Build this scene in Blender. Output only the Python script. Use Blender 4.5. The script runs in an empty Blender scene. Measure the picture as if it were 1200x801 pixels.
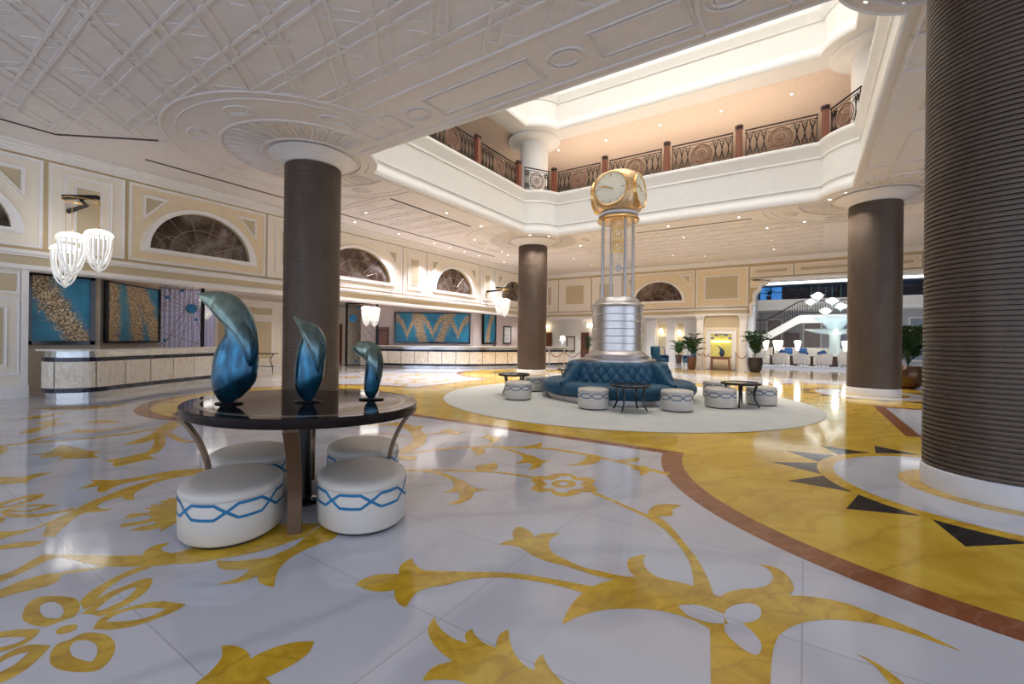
import bpy, bmesh, math, random
from math import sin, cos, pi, radians as rad, sqrt, atan2, hypot
from mathutils import Vector, Matrix
random.seed(4)
scn = bpy.context.scene
COL = scn.collection

# ------------------------------------------------------------------ materials
def _nt(name):
    m = bpy.data.materials.new(name); m.use_nodes = True
    nt = m.node_tree; b = nt.nodes['Principled BSDF']
    return m, nt, b

def L(nt, a, b): nt.links.new(a, b)

def coords(nt, scale=(1, 1, 1), kind='Object'):
    tc = nt.nodes.new('ShaderNodeTexCoord'); mp = nt.nodes.new('ShaderNodeMapping')
    mp.inputs['Scale'].default_value = scale
    L(nt, tc.outputs[kind], mp.inputs['Vector'])
    return mp.outputs['Vector']

def ramp(nt, fac, stops):
    r = nt.nodes.new('ShaderNodeValToRGB'); e = r.color_ramp.elements
    while len(e) < len(stops): e.new(0.5)
    for k, (p, c) in enumerate(stops):
        e[k].position = p; e[k].color = (*c, 1) if len(c) == 3 else c
    L(nt, fac, r.inputs['Fac']); return r.outputs['Color']

def noise(nt, vec, scale, detail=3, rough=.55, dist=0):
    n = nt.nodes.new('ShaderNodeTexNoise')
    n.inputs['Scale'].default_value = scale; n.inputs['Detail'].default_value = detail
    n.inputs['Roughness'].default_value = rough; n.inputs['Distortion'].default_value = dist
    L(nt, vec, n.inputs['Vector']); return n.outputs['Fac']

def mixc(nt, fac, a, b):
    m = nt.nodes.new('ShaderNodeMix'); m.data_type = 'RGBA'
    if isinstance(fac, (int, float)): m.inputs[0].default_value = fac
    else: L(nt, fac, m.inputs[0])
    for i, v in ((6, a), (7, b)):
        if isinstance(v, tuple): m.inputs[i].default_value = (*v, 1)
        else: L(nt, v, m.inputs[i])
    return m.outputs[2]

def bump(nt, b, h, strength=.3, dist=.01):
    n = nt.nodes.new('ShaderNodeBump'); n.inputs['Strength'].default_value = strength
    n.inputs['Distance'].default_value = dist
    L(nt, h, n.inputs['Height']); L(nt, n.outputs['Normal'], b.inputs['Normal'])

def pm(name, col, rough=.5, metal=0., var=.06, vscale=6, bmp=0, stretch=(1, 1, 1), spec=.5, coat=0, emit=None, es=0, trans=0, sheen=0):
    """plain procedural material: base colour gently broken up by noise"""
    m, nt, b = _nt(name)
    v = coords(nt, stretch)
    f = noise(nt, v, vscale, 4)
    c0 = tuple(max(0, c * (1 - var)) for c in col); c1 = tuple(min(1, c * (1 + var)) for c in col)
    L(nt, ramp(nt, f, [(.3, c0), (.7, c1)]), b.inputs['Base Color'])
    b.inputs['Roughness'].default_value = rough; b.inputs['Metallic'].default_value = metal
    b.inputs['Specular IOR Level'].default_value = spec
    b.inputs['Coat Weight'].default_value = coat
    if coat: b.inputs['Coat Roughness'].default_value = .05
    if sheen: b.inputs['Sheen Weight'].default_value = sheen
    if trans: b.inputs['Transmission Weight'].default_value = trans
    if emit: b.inputs['Emission Color'].default_value = (*emit, 1); b.inputs['Emission Strength'].default_value = es
    if bmp: bump(nt, b, noise(nt, v, vscale * 4, 3), bmp)
    return m

def glass(name, col=(.9, .97, .98), alpha=.25, rough=.02):
    m, nt, b = _nt(name)
    v = coords(nt); f = noise(nt, v, 3, 2)
    L(nt, ramp(nt, f, [(.3, tuple(c * .96 for c in col)), (.7, col)]), b.inputs['Base Color'])
    b.inputs['Roughness'].default_value = rough; b.inputs['Alpha'].default_value = alpha
    return m

def marble(name, c0, c1, cv, rough=.06, scale=.5, vein=.5, tile=None, tilecol=(.55, .55, .56)):
    m, nt, b = _nt(name)
    v = coords(nt)
    base = ramp(nt, noise(nt, v, scale * 1.6, 6, .6, .6), [(.3, c0), (.68, c1)])
    w = nt.nodes.new('ShaderNodeTexWave'); w.wave_type = 'BANDS'
    w.inputs['Scale'].default_value = scale * .8; w.inputs['Distortion'].default_value = 9
    w.inputs['Detail'].default_value = 4; w.inputs['Detail Scale'].default_value = 1.4
    mp = nt.nodes.new('ShaderNodeMapping'); mp.inputs['Rotation'].default_value = (0, 0, .6); L(nt, v, mp.inputs['Vector'])
    L(nt, mp.outputs['Vector'], w.inputs['Vector'])
    vm = ramp(nt, w.outputs['Fac'], [(.0, (vein,) * 3), (.16, (0, 0, 0))])
    col = mixc(nt, vm, base, cv)
    if tile:
        br = nt.nodes.new('ShaderNodeTexBrick'); br.offset = 0
        br.inputs['Scale'].default_value = 1; br.inputs['Brick Width'].default_value = tile; br.inputs['Row Height'].default_value = tile * .55
        br.inputs['Mortar Size'].default_value = .004; br.inputs['Mortar Smooth'].default_value = 0
        br.inputs['Color1'].default_value = (1, 1, 1, 1); br.inputs['Color2'].default_value = (.95, .95, .955, 1); br.inputs['Mortar'].default_value = (*tilecol, 1)
        L(nt, v, br.inputs['Vector'])
        mm = nt.nodes.new('ShaderNodeMix'); mm.data_type = 'RGBA'; mm.blend_type = 'MULTIPLY'; mm.inputs[0].default_value = 1
        L(nt, col, mm.inputs[6]); L(nt, br.outputs['Color'], mm.inputs[7]); col = mm.outputs[2]
    L(nt, col, b.inputs['Base Color'])
    b.inputs['Roughness'].default_value = rough
    return m

def emis(name, col, s):
    m, nt, b = _nt(name)
    v = coords(nt); f = noise(nt, v, 14, 2)
    b.inputs['Base Color'].default_value = (*[min(.9, c) for c in col], 1)
    L(nt, ramp(nt, f, [(.3, tuple(c * .93 for c in col)), (.7, col)]), b.inputs['Emission Color'])
    b.inputs['Emission Strength'].default_value = s
    return m

# ------------------------------------------------------------------ mesh builder
class MB:
    def __init__(s): s.v = []; s.f = []; s.m = []; s.M = None; s.mi = 0
    def pt(s, p):
        p = Vector(p)
        if s.M is not None: p = s.M @ p
        s.v.append(p[:]); return len(s.v) - 1
    def face(s, idx): s.f.append(tuple(idx)); s.m.append(s.mi)
    def poly(s, pts): s.face([s.pt(p) for p in pts])
    def box(s, a, b):
        (x0, y0, z0), (x1, y1, z1) = a, b
        i = [s.pt(p) for p in ((x0,y0,z0),(x1,y0,z0),(x1,y1,z0),(x0,y1,z0),(x0,y0,z1),(x1,y0,z1),(x1,y1,z1),(x0,y1,z1))]
        for q in ((0,3,2,1),(4,5,6,7),(0,1,5,4),(1,2,6,5),(2,3,7,6),(3,0,4,7)): s.face([i[k] for k in q])
        return s
    def cbox(s, a, b, c=.01):
        """box with chamfered vertical and top edges"""
        (x0, y0, z0), (x1, y1, z1) = a, b
        c = min(c, (x1-x0)/2.1, (y1-y0)/2.1, (z1-z0)/2.1)
        def ring(e, z): 
            k = c + e
            return [(x0+k,y0+e,z),(x1-k,y0+e,z),(x1-e,y0+k,z),(x1-e,y1-k,z),(x1-k,y1-e,z),(x0+k,y1-e,z),(x0+e,y1-k,z),(x0+e,y0+k,z)]
        s.loft([ring(c, z0), ring(0, z0+c), ring(0, z1-c), ring(c, z1)], True, True, True); return s
    def loft(s, rings, closed=True, cap0=False, cap1=False):
        idx = [[s.pt(p) for p in r] for r in rings]; n = len(idx[0])
        for a, b in zip(idx[:-1], idx[1:]):
            for k in range(n if closed else n - 1):
                k2 = (k + 1) % n; s.face((a[k], a[k2], b[k2], b[k]))
        if cap0: s.face(idx[0][::-1])
        if cap1: s.face(idx[-1])
        return s
    def lathe(s, prof, n=32, c=(0, 0, 0), cap0=True, cap1=True, sx=1, sy=1):
        rings = [[(c[0]+sx*r*cos(2*pi*k/n), c[1]+sy*r*sin(2*pi*k/n), c[2]+z) for k in range(n)] for r, z in prof]
        return s.loft(rings, True, cap0, cap1)
    def tube(s, path, r, n=8, closed=False, cap=True):
        P = [Vector(p) for p in path]; N = len(P); rings = []; prev = None
        rr = r if isinstance(r, (list, tuple)) else [r] * N
        for i, p in enumerate(P):
            a = P[i-1] if (i > 0 or closed) else P[i]; b = P[(i+1) % N] if (i < N-1 or closed) else P[i]
            t = (b - a)
            if t.length < 1e-9: t = Vector((0, 0, 1))
            t.normalize()
            if prev is None:
                u = t.cross(Vector((0, 0, 1)))
                if u.length < .05: u = t.cross(Vector((1, 0, 0)))
            else: u = prev - t * prev.dot(t)
            u.normalize(); prev = u; w = t.cross(u)
            rings.append([p + (u*cos(2*pi*k/n) + w*sin(2*pi*k/n)) * rr[i] for k in range(n)])
        if closed: rings.append(rings[0]); return s.loft(rings, True)
        return s.loft(rings, True, cap, cap)
    def ribbon(s, path, w, t, up=(0, 0, 1)):
        """flat bar of width w (along `side`) and thickness t following path"""
        P = [Vector(p) for p in path]; rings = []
        for i, p in enumerate(P):
            a = P[max(0, i-1)]; b = P[min(len(P)-1, i+1)]; tg = (b-a).normalized()
            side = Vector(up).normalized(); nn = tg.cross(side).normalized(); 
            rings.append([p+side*w/2+nn*t/2, p-side*w/2+nn*t/2, p-side*w/2-nn*t/2, p+side*w/2-nn*t/2])
        return s.loft(rings, True, True, True)
    def prism(s, poly, z0, z1):
        a = [s.pt((x, y, z0)) for x, y in poly]; b = [s.pt((x, y, z1)) for x, y in poly]; n = len(poly)
        for k in range(n): s.face((a[k], a[(k+1)%n], b[(k+1)%n], b[k]))
        s.face(a[::-1]); s.face(b); return s
    def sphere(s, c, r, n=16, m=10, sz=1, z0=-1, z1=1):
        a0 = math.asin(z0); a1 = math.asin(z1)
        rings = []
        for j in range(m + 1):
            a = a0 + (a1 - a0) * j / m
            rings.append([(c[0]+max(r*cos(a),1e-4)*cos(2*pi*k/n), c[1]+max(r*cos(a),1e-4)*sin(2*pi*k/n), c[2]+r*sz*sin(a)) for k in range(n)])
        return s.loft(rings, True, True, True)
    def torus(s, c, R, r, n=32, m=8, axis='z', sx=1, sy=1):
        path = []
        for k in range(n):
            a = 2*pi*k/n; x, y = R*cos(a)*sx, R*sin(a)*sy
            path.append({'z': (c[0]+x, c[1]+y, c[2]), 'y': (c[0]+x, c[1], c[2]+y), 'x': (c[0], c[1]+x, c[2]+y)}[axis])
        return s.tube(path, r, m, True)
    def build(s, name, mats, parent=None, smooth=False, angle=40):
        me = bpy.data.meshes.new(name); me.from_pydata(s.v, [], s.f)
        if not isinstance(mats, (list, tuple)): mats = [mats]
        for m in mats: me.materials.append(m)
        if len(mats) > 1: me.polygons.foreach_set('material_index', [min(i, len(mats)-1) for i in s.m])
        bm = bmesh.new(); bm.from_mesh(me)
        bmesh.ops.recalc_face_normals(bm, faces=bm.faces); bm.to_mesh(me); bm.free()
        if smooth:
            me.polygons.foreach_set('use_smooth', [True] * len(me.polygons))
            try: me.set_sharp_from_angle(angle=rad(angle))
            except Exception: pass
        me.update()
        o = bpy.data.objects.new(name, me); COL.objects.link(o)
        if parent is not None: o.parent = parent
        return o

def tag(o, label=None, cat=None, group=None, kind=None):
    if label: o['label'] = label
    if cat: o['category'] = cat
    if group: o['group'] = group
    if kind: o['kind'] = kind
    return o

def thing(name, label, cat, loc=(0, 0, 0), rz=0, group=None):
    o = bpy.data.objects.new(name, None); COL.objects.link(o)
    o.empty_display_size = .1; o.location = loc; o.rotation_euler = (0, 0, rz)
    return tag(o, label, cat, group)

def dup(root, loc=None, rz=None, label=None, group=None):
    def cp(o, par):
        c = o.copy(); COL.objects.link(c)
        if par is not None: c.parent = par
        for ch in list(o.children): cp(ch, c)
        return c
    r = cp(root, None)
    if loc is not None: r.location = loc
    if rz is not None: r.rotation_euler = (0, 0, rz)
    if label: r['label'] = label
    if group: r['group'] = group
    return r

def struct(o): o['kind'] = 'structure'; return o

def filled(loops, mapf, mb):
    """fill 2D outer loop with holes; mapf maps (u, v) to a point"""
    bm = bmesh.new(); es = []
    for lp in loops:
        vs = [bm.verts.new((u, v, 0)) for u, v in lp]
        for k in range(len(vs)): es.append(bm.edges.new((vs[k], vs[(k+1) % len(vs)])))
    bmesh.ops.triangle_fill(bm, use_beauty=True, use_dissolve=False, edges=es)
    bm.verts.index_update()
    ix = [mb.pt(mapf(v.co.x, v.co.y)) for v in bm.verts]
    for f in bm.faces: mb.face([ix[v.index] for v in f.verts])
    bm.free()

def wall_holes(mb, outer, holes, front, back):
    filled([outer] + holes, front, mb)
    for h in holes:
        n = len(h)
        for k in range(n):
            a, b = h[k], h[(k+1) % n]
            mb.poly([front(*a), front(*b), back(*b), back(*a)])

def spline(pts, seg=5, closed=True):
    """Catmull-Rom through pts [(x, y[, corner])], breaking at corners"""
    n = len(pts); out = []
    for i in range(n if closed else n - 1):
        p1, p2 = pts[i], pts[(i+1) % n]
        c1 = len(p1) > 2 and p1[2]; c2 = len(p2) > 2 and p2[2]
        p0 = pts[(i-1) % n] if (closed or i > 0) else p1; p3 = pts[(i+2) % n] if (closed or i < n-2) else p2
        if c1: p0 = p1
        if c2: p3 = p2
        for k in range(seg):
            t = k / seg; t2 = t*t; t3 = t2*t
            out.append(tuple(.5*((2*p1[d]) + (p2[d]-p0[d])*t + (2*p0[d]-5*p1[d]+4*p2[d]-p3[d])*t2 + (3*p1[d]-p0[d]-3*p2[d]+p3[d])*t3) for d in (0, 1)))
    if not closed: out.append(tuple(pts[-1][:2]))
    return out

def circ(c, r, n=64, a0=0, a1=2*pi, end=False):
    m = n if not end else n - 1
    return [(c[0]+r*cos(a0+(a1-a0)*k/m), c[1]+r*sin(a0+(a1-a0)*k/m)) for k in range(n)]

# ------------------------------------------------------------------ palette
IVORY = pm('ivory_paint', (.82, .78, .73), .45, var=.03)
CREAM = pm('cream_paint', (.78, .64, .42), .5, var=.04)
CREAM_L = pm('pale_cream_paint', (.82, .74, .61), .5, var=.03)
BEIGE = pm('beige_fabric_wall', (.55, .45, .29), .7, var=.06, vscale=40)
TAN = pm('tan_wall_paint', (.57, .44, .25), .6, var=.04)
WHITE = pm('white_plaster', (.86, .84, .80), .5, var=.02)
CEILM = pm('ceiling_plaster', (.73, .68, .65), .6, var=.03, bmp=.05)
PINK = pm('pale_mauve_wall', (.70, .60, .56), .6, var=.03)
DARK = pm('black_lacquer', (.012, .010, .010), .12, var=.2)
BLACKM = pm('black_metal', (.02, .018, .018), .35, metal=.7)
STEEL = pm('brushed_steel', (.50, .48, .49), .36, metal=1, var=.08, stretch=(1, 1, 30), vscale=3)
BRASS = pm('brass', (.80, .52, .22), .25, metal=1)
GOLDP = pm('gold_plate', (.95, .70, .26), .4, metal=1)
BRONZE = pm('bronze_strip', (.17, .11, .072), .4, metal=.8, stretch=(1, 1, .2))
WOODR = pm('red_brown_wood', (.22, .075, .035), .3, var=.3, stretch=(8, 8, 1), vscale=3)
WOODD = pm('dark_wood', (.07, .03, .022), .3, var=.3, stretch=(8, 8, 1), vscale=3)
OPAL = emis('lit_opal_glass', (1, .95, .88), 2.4)
DOWN = emis('downlight_lamp', (1, .93, .82), 14)
WORLD_S = 1.25; EXPO = 0.68; PANEL_S = 1.6; SPOT_P = 230
TR=[('g',[(-3.474,0.543),(-3.569,0.57),(-3.631,0.61),(-3.623,0.652),(-3.552,0.702),(-3.465,0.741),(-3.372,0.745),(-3.289,0.726),(-3.232,0.692),(-3.234,0.659),(-3.237,0.628),(-3.238,0.594),(-3.284,0.565),(-3.359,0.543),(-3.418,0.537)]),
('w',[(-3.452,0.604),(-3.512,0.619),(-3.523,0.645),(-3.488,0.669),(-3.409,0.681),(-3.326,0.672),(-3.271,0.647,1),(-3.308,0.622),(-3.361,0.603)]),
('g',[(-2.894,0.54),(-2.966,0.559),(-3.013,0.591),(-3.006,0.626),(-3.015,0.659),(-3.011,0.689),(-2.969,0.718),(-2.905,0.742),(-2.829,0.748),(-2.75,0.736),(-2.676,0.703),(-2.639,0.669),(-2.627,0.643),(-2.656,0.61),(-2.709,0.576),(-2.77,0.55),(-2.831,0.537)]),
('w',[(-2.911,0.611),(-2.958,0.634),(-2.95,0.657),(-2.913,0.68),(-2.85,0.689),(-2.782,0.679),(-2.723,0.651),(-2.727,0.637,1),(-2.778,0.619),(-2.837,0.606)]),
('g',[(-3.233,0.719,1),(-3.279,0.771),(-3.337,0.806),(-3.377,0.875),(-3.387,0.957),(-3.395,1.033),(-3.36,1.07,1),(-3.289,1.048),(-3.207,0.993),(-3.16,0.932),(-3.134,0.871),(-3.116,0.809),(-3.129,0.767,1),(-3.188,0.75)]),
('w',[(-3.201,0.772,1),(-3.243,0.805),(-3.292,0.861),(-3.319,0.922),(-3.315,0.985,1),(-3.25,0.942),(-3.205,0.891),(-3.19,0.842),(-3.185,0.798)]),
('g',[(-3.532,1.119,1),(-3.584,1.072),(-3.577,0.992),(-3.544,0.918),(-3.501,0.844),(-3.444,0.787),(-3.382,0.748,1),(-3.268,0.74,1),(-3.292,0.781),(-3.369,0.828),(-3.447,0.893),(-3.501,0.972),(-3.52,1.045),(-3.514,1.114,1)]),
('g',[(-3.018,0.717,1),(-3.088,0.757),(-3.116,0.809),(-3.102,0.877),(-3.069,0.959),(-3.006,1.018),(-2.875,1.074,1),(-2.852,1.013),(-2.854,0.944),(-2.866,0.875),(-2.896,0.813),(-2.939,0.764),(-2.978,0.74)]),
('w',[(-3.04,0.772,1),(-3.067,0.824),(-3.056,0.887),(-2.999,0.945),(-2.917,0.992,1),(-2.903,0.937),(-2.917,0.883),(-2.967,0.826),(-3.007,0.795)]),
('g',[(-3.359,0.361,1),(-3.368,0.439),(-3.341,0.481),(-3.294,0.527),(-3.228,0.567,1),(-3.17,0.537),(-3.139,0.497),(-3.141,0.453),(-3.168,0.392),(-3.215,0.346,1)]),
('w',[(-3.3,0.387,1),(-3.297,0.441),(-3.252,0.48),(-3.197,0.518,1),(-3.175,0.48),(-3.198,0.428),(-3.233,0.39)]),
('g',[(-3.022,0.326,1),(-3.069,0.381),(-3.104,0.416),(-3.127,0.462),(-3.109,0.515),(-3.021,0.568,1),(-2.957,0.524),(-2.9,0.471),(-2.876,0.426),(-2.87,0.385),(-2.877,0.311,1)]),
('w',[(-3.015,0.354,1),(-3.047,0.408),(-3.06,0.452),(-3.043,0.499,1),(-2.984,0.452),(-2.964,0.408),(-2.953,0.367)]),
('g',[(-3.137,0.606),(-3.169,0.624),(-3.162,0.658),(-3.126,0.682),(-3.084,0.667),(-3.083,0.635),(-3.102,0.611)]),
('g',[(-3.888,0.479,1),(-3.926,0.523),(-3.957,0.595),(-3.962,0.668),(-3.942,0.731),(-3.907,0.763),(-3.867,0.849,1),(-3.783,0.945,1),(-3.766,0.941,1),(-3.822,0.839,1),(-3.862,0.769),(-3.802,0.75),(-3.762,0.713),(-3.766,0.649),(-3.794,0.571),(-3.798,0.506),(-3.8,0.468,1)]),
('g',[(-3.388,1.424,1),(-3.581,1.283,1),(-3.714,1.249),(-3.786,1.255,1),(-3.829,1.328,1),(-3.87,1.26),(-3.839,1.187),(-3.762,1.144,1),(-3.978,0.99),(-4.246,0.818,1),(-4.313,0.765),(-4.255,0.692),(-4.179,0.613),(-4.15,0.511,1),(-4.037,0.497,1),(-4.064,0.582),(-4.11,0.661),(-4.174,0.749),(-4.188,0.824,1),(-3.787,0.943,1),(-3.564,1.098),(-3.441,1.233),(-3.32,1.395,1)]),
('g',[(-5.584,2.424,1),(-5.809,2.136),(-5.877,1.968),(-5.885,1.774),(-5.94,1.606),(-6.162,1.433,1),(-6.014,1.418),(-5.884,1.258,1),(-5.851,1.424,1),(-5.671,1.368),(-5.576,1.395),(-5.679,1.484),(-5.741,1.634),(-5.685,1.904,1),(-5.631,1.712),(-5.573,1.56),(-5.46,1.403),(-5.388,1.289),(-5.283,1.174),(-5.197,1.102),(-5.115,1.003),(-5.016,0.926),(-4.792,0.853),(-4.711,0.828,1),(-4.634,0.883,1),(-4.736,0.93),(-4.875,1.005),(-5.003,1.082),(-5.055,1.156,1),(-4.976,1.235),(-4.995,1.33,1),(-5.026,1.27),(-5.098,1.243),(-5.181,1.257),(-5.259,1.328),(-5.285,1.455,1),(-5.179,1.438),(-5.088,1.486,1),(-5.248,1.526),(-5.343,1.573),(-5.444,1.684),(-5.544,1.843),(-5.526,2.033),(-5.407,2.347,1)]),
('g',[(-5.289,1.121,1),(-5.286,1.015),(-5.347,0.896),(-5.525,0.787),(-5.624,0.753,1),(-5.497,0.746,1),(-5.367,0.803),(-5.259,0.901),(-5.209,1.011),(-5.195,1.112,1)]),
('g',[(-5.052,0.942,1),(-4.978,0.835),(-4.993,0.756),(-5.088,0.674),(-5.115,0.626,1),(-4.924,0.604,1),(-4.893,0.649),(-4.908,0.718),(-4.91,0.77),(-4.955,0.858),(-4.986,0.939,1)]),
('g',[(-7.072,0.862,1),(-7.039,0.928),(-6.858,1.058),(-6.901,1.152),(-6.828,1.281,1),(-6.734,1.162),(-6.619,1.07),(-6.504,1.039),(-6.572,1.003),(-6.672,0.88),(-6.736,0.821,1)]),
('g',[(-5.943,0.765,1),(-6.006,0.876),(-6.022,0.985),(-5.953,1.068,1),(-5.841,1.02),(-5.77,0.913),(-5.744,0.818),(-5.741,0.74,1)]),
('w',[(-5.837,0.781,1),(-5.89,0.88),(-5.933,0.992,1),(-5.824,0.89),(-5.79,0.805)]),
('g',[(-5.647,0.737,1),(-5.704,0.813),(-5.677,0.929),(-5.487,1.064,1),(-5.457,0.964),(-5.476,0.867),(-5.591,0.758,1)]),
('w',[(-5.611,0.799,1),(-5.628,0.891),(-5.538,0.984,1),(-5.506,0.892)]),
('g',[(-5.446,0.684),(-5.492,0.736),(-5.394,0.741),(-5.304,0.702),(-5.299,0.666)]),
('g',[(-4.823,1.729,1),(-4.915,1.674,1),(-4.837,1.655,1),(-4.881,1.592,1),(-4.759,1.596,1),(-4.836,1.522,1),(-4.747,1.506,1),(-4.778,1.455,1),(-4.683,1.48,1),(-4.63,1.448,1),(-4.726,1.353,1),(-4.638,1.284,1),(-4.609,1.348,1),(-4.562,1.425),(-4.478,1.41),(-4.483,1.322),(-4.539,1.246,1),(-4.444,1.21,1),(-4.417,1.26,1),(-4.376,1.345),(-4.388,1.41,1),(-4.316,1.387),(-4.342,1.313),(-4.32,1.233,1),(-4.226,1.299),(-4.183,1.394,1),(-4.102,1.346,1),(-4.222,1.527,1)]),
('g',[(-4.747,0.582,1),(-4.747,0.63),(-4.69,0.745),(-4.593,0.835,1),(-4.543,0.763),(-4.587,0.704),(-4.653,0.617),(-4.654,0.571,1)]),
('g',[(-6.975,1.741,1),(-6.955,1.878),(-7.004,1.99),(-7.039,2.12),(-7.054,2.249,1),(-6.774,2.108),(-6.571,2.13,1),(-6.632,2.047),(-6.61,1.943),(-6.559,1.802),(-6.56,1.742),(-6.695,1.747),(-6.829,1.829,1)]),
('g',[(-7.477,1.431,1),(-7.636,1.528),(-7.948,1.559,1),(-7.681,1.701),(-7.493,1.755,1),(-7.474,1.687,1),(-7.215,1.737,1),(-7.32,1.622),(-7.438,1.526)]),
('s',[(-8.997,1.086),(-8.927,1.426),(-8.771,1.723),(-8.623,2.102),(-8.636,2.447),(-8.665,2.686),(-8.691,2.888),(-8.847,3.227)],0.12),
('s',[(-8.4,2.744),(-7.625,2.503),(-7.213,2.338),(-6.931,2.151),(-6.925,2.001),(-6.916,1.84)],0.13),
('g',[(-6.996,1.741,1),(-6.899,1.852),(-6.982,2.091),(-6.856,2.128),(-6.582,2.135,1),(-6.616,2.018),(-6.579,1.867),(-6.538,1.756),(-6.634,1.733),(-6.762,1.782,1)]),
('s',[(-8.248,2.789),(-7.723,2.726),(-7.376,2.715),(-7.203,2.787)],0.1),
('g',[(-7.994,1.263,1),(-8.032,1.412),(-8.048,1.481),(-8.255,1.57),(-8.456,1.68),(-8.029,1.736),(-7.726,1.776),(-7.588,1.878,1),(-7.497,1.759,1),(-7.211,1.76,1),(-7.314,1.632),(-7.436,1.543),(-7.446,1.433,1),(-7.643,1.52,1),(-7.684,1.415),(-7.716,1.318,1),(-7.897,1.421,1)]),
('s',[(-9.019,1.441),(-9.274,1.647),(-9.377,1.842),(-9.394,2.05),(-9.145,2.185),(-9.254,2.388),(-9.147,2.638)],0.09),
('g',[(-7.793,2.13,1),(-7.967,2.321),(-8.153,2.483),(-8.401,2.674),(-9.159,3.095),(-9.111,3.24,1),(-8.559,3.044,1),(-8.09,2.689),(-7.756,2.405),(-7.715,2.268)]),
('g',[(-9.973,1.495,1),(-10.271,1.659),(-10.401,1.846),(-10.776,1.804,1),(-11.026,2.001),(-11.097,2.177),(-10.698,2.031),(-10.419,2.18,1),(-10.264,1.949),(-10.018,1.758),(-9.772,1.579)]),
('g',[(-11.659,1.746,1),(-11.805,1.998),(-11.969,2.347),(-11.841,2.502,1),(-11.633,2.208),(-11.365,1.924)]),
('g',[(-12.972,2.117,1),(-12.89,2.527),(-12.401,3.076),(-12.49,3.533,1),(-11.973,3.086),(-12.086,2.688),(-12.494,2.37)]),
('g',[(-10.386,2.312,1),(-9.997,2.458),(-9.839,2.685,1),(-10.321,2.562)]),
('g',[(-9.398,1.927,1),(-9.694,2.094),(-9.433,2.144),(-9.418,2.339,1),(-9.183,2.088)]),
('g',[(-8.658,1.092),(-8.94,1.191),(-8.743,1.211),(-8.442,1.157),(-8.357,1.084)]),
('g',[(-3.28,1.398,1),(-3.17,1.459),(-3.103,1.538),(-3.045,1.61),(-3.041,1.715),(-3.061,1.825),(-3.137,1.946,1),(-3.215,2.126,1),(-3.066,2.231,1),(-2.931,2.051),(-2.937,1.913),(-2.931,1.791),(-2.905,1.692),(-2.846,1.593),(-2.755,1.512),(-2.647,1.442,1),(-2.71,1.423),(-2.787,1.422),(-2.855,1.451,1),(-2.858,1.394),(-2.884,1.329),(-2.958,1.259,1),(-2.935,1.341),(-2.938,1.399),(-2.982,1.469,1),(-3.046,1.403),(-3.12,1.367),(-3.203,1.368,1)]),
('g',[(-3.628,1.26,1),(-3.58,1.221,1),(-3.468,1.205,1),(-3.359,1.296),(-3.282,1.413),(-3.199,1.559),(-3.15,1.719),(-3.133,1.929,1),(-3.249,2.148,1),(-3.525,1.953,1),(-3.577,1.539,1)]),
('g',[(-2.348,1.026,1),(-2.3,1.063),(-2.234,1.076),(-2.184,1.074),(-2.143,1.061,1),(-2.142,1.111),(-2.12,1.182),(-2.078,1.245),(-2.01,1.3,1),(-1.958,1.237),(-1.947,1.168),(-1.953,1.099),(-1.967,1.038,1),(-1.916,1.036),(-1.788,1,1),(-2.137,0.761,1),(-2.182,0.854),(-2.202,0.907),(-2.232,0.958),(-2.279,1.001)]),
('g',[(-2.272,1.736,1),(-2.284,1.816),(-2.244,1.9),(-2.148,1.973,1),(-2.204,2.025),(-2.234,2.089),(-2.23,2.163,1),(-2.149,2.114),(-2.063,2.097),(-1.996,2.126),(-1.913,2.178),(-1.795,2.251),(-1.656,2.341),(-1.494,2.422),(-1.323,2.478),(-1.145,2.527),(-1.038,2.552,1),(-1.065,2.456,1),(-1.109,2.447),(-1.266,2.429),(-1.423,2.384),(-1.574,2.319),(-1.702,2.221),(-1.771,2.137),(-1.807,2.059),(-1.866,1.989),(-1.901,1.917),(-1.887,1.834),(-1.846,1.749,1),(-1.913,1.752),(-1.986,1.791),(-2.027,1.83,1),(-2.091,1.772),(-2.168,1.741)]),
('g',[(-1.864,2.672,1),(-1.848,2.746),(-1.816,2.799,1),(-1.89,2.897),(-1.919,2.988),(-1.893,3.026),(-1.808,3.002),(-1.708,2.933,1),(-1.693,3.022),(-1.576,3.103,1),(-1.592,2.992),(-1.563,2.883),(-1.472,2.786),(-1.341,2.747),(-1.205,2.727),(-1.064,2.747),(-0.958,2.769),(-0.871,2.814,1),(-0.971,2.702,1),(-1.08,2.678),(-1.226,2.673),(-1.335,2.671),(-1.458,2.655),(-1.56,2.668),(-1.65,2.7),(-1.736,2.72)]),
('g',[(-1.661,1.779,1),(-1.608,1.743),(-1.529,1.714),(-1.45,1.705),(-1.377,1.717,1),(-1.415,1.743),(-1.435,1.779),(-1.426,1.815,1),(-1.383,1.784),(-1.308,1.765),(-1.245,1.771,1),(-1.273,1.821),(-1.285,1.872),(-1.271,1.918,1),(-1.227,1.863),(-1.171,1.807),(-1.106,1.764),(-1.048,1.746),(-1.011,1.751,1),(-1.037,1.795),(-1.035,1.862,1),(-0.996,1.823),(-0.942,1.787),(-0.88,1.761),(-0.81,1.723,1),(-0.777,1.653,1),(-1.15,1.398,1),(-1.214,1.517,1),(-1.272,1.5),(-1.337,1.46),(-1.388,1.416,1),(-1.404,1.462),(-1.402,1.515),(-1.358,1.583,1),(-1.451,1.597),(-1.538,1.629),(-1.615,1.685)]),
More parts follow.
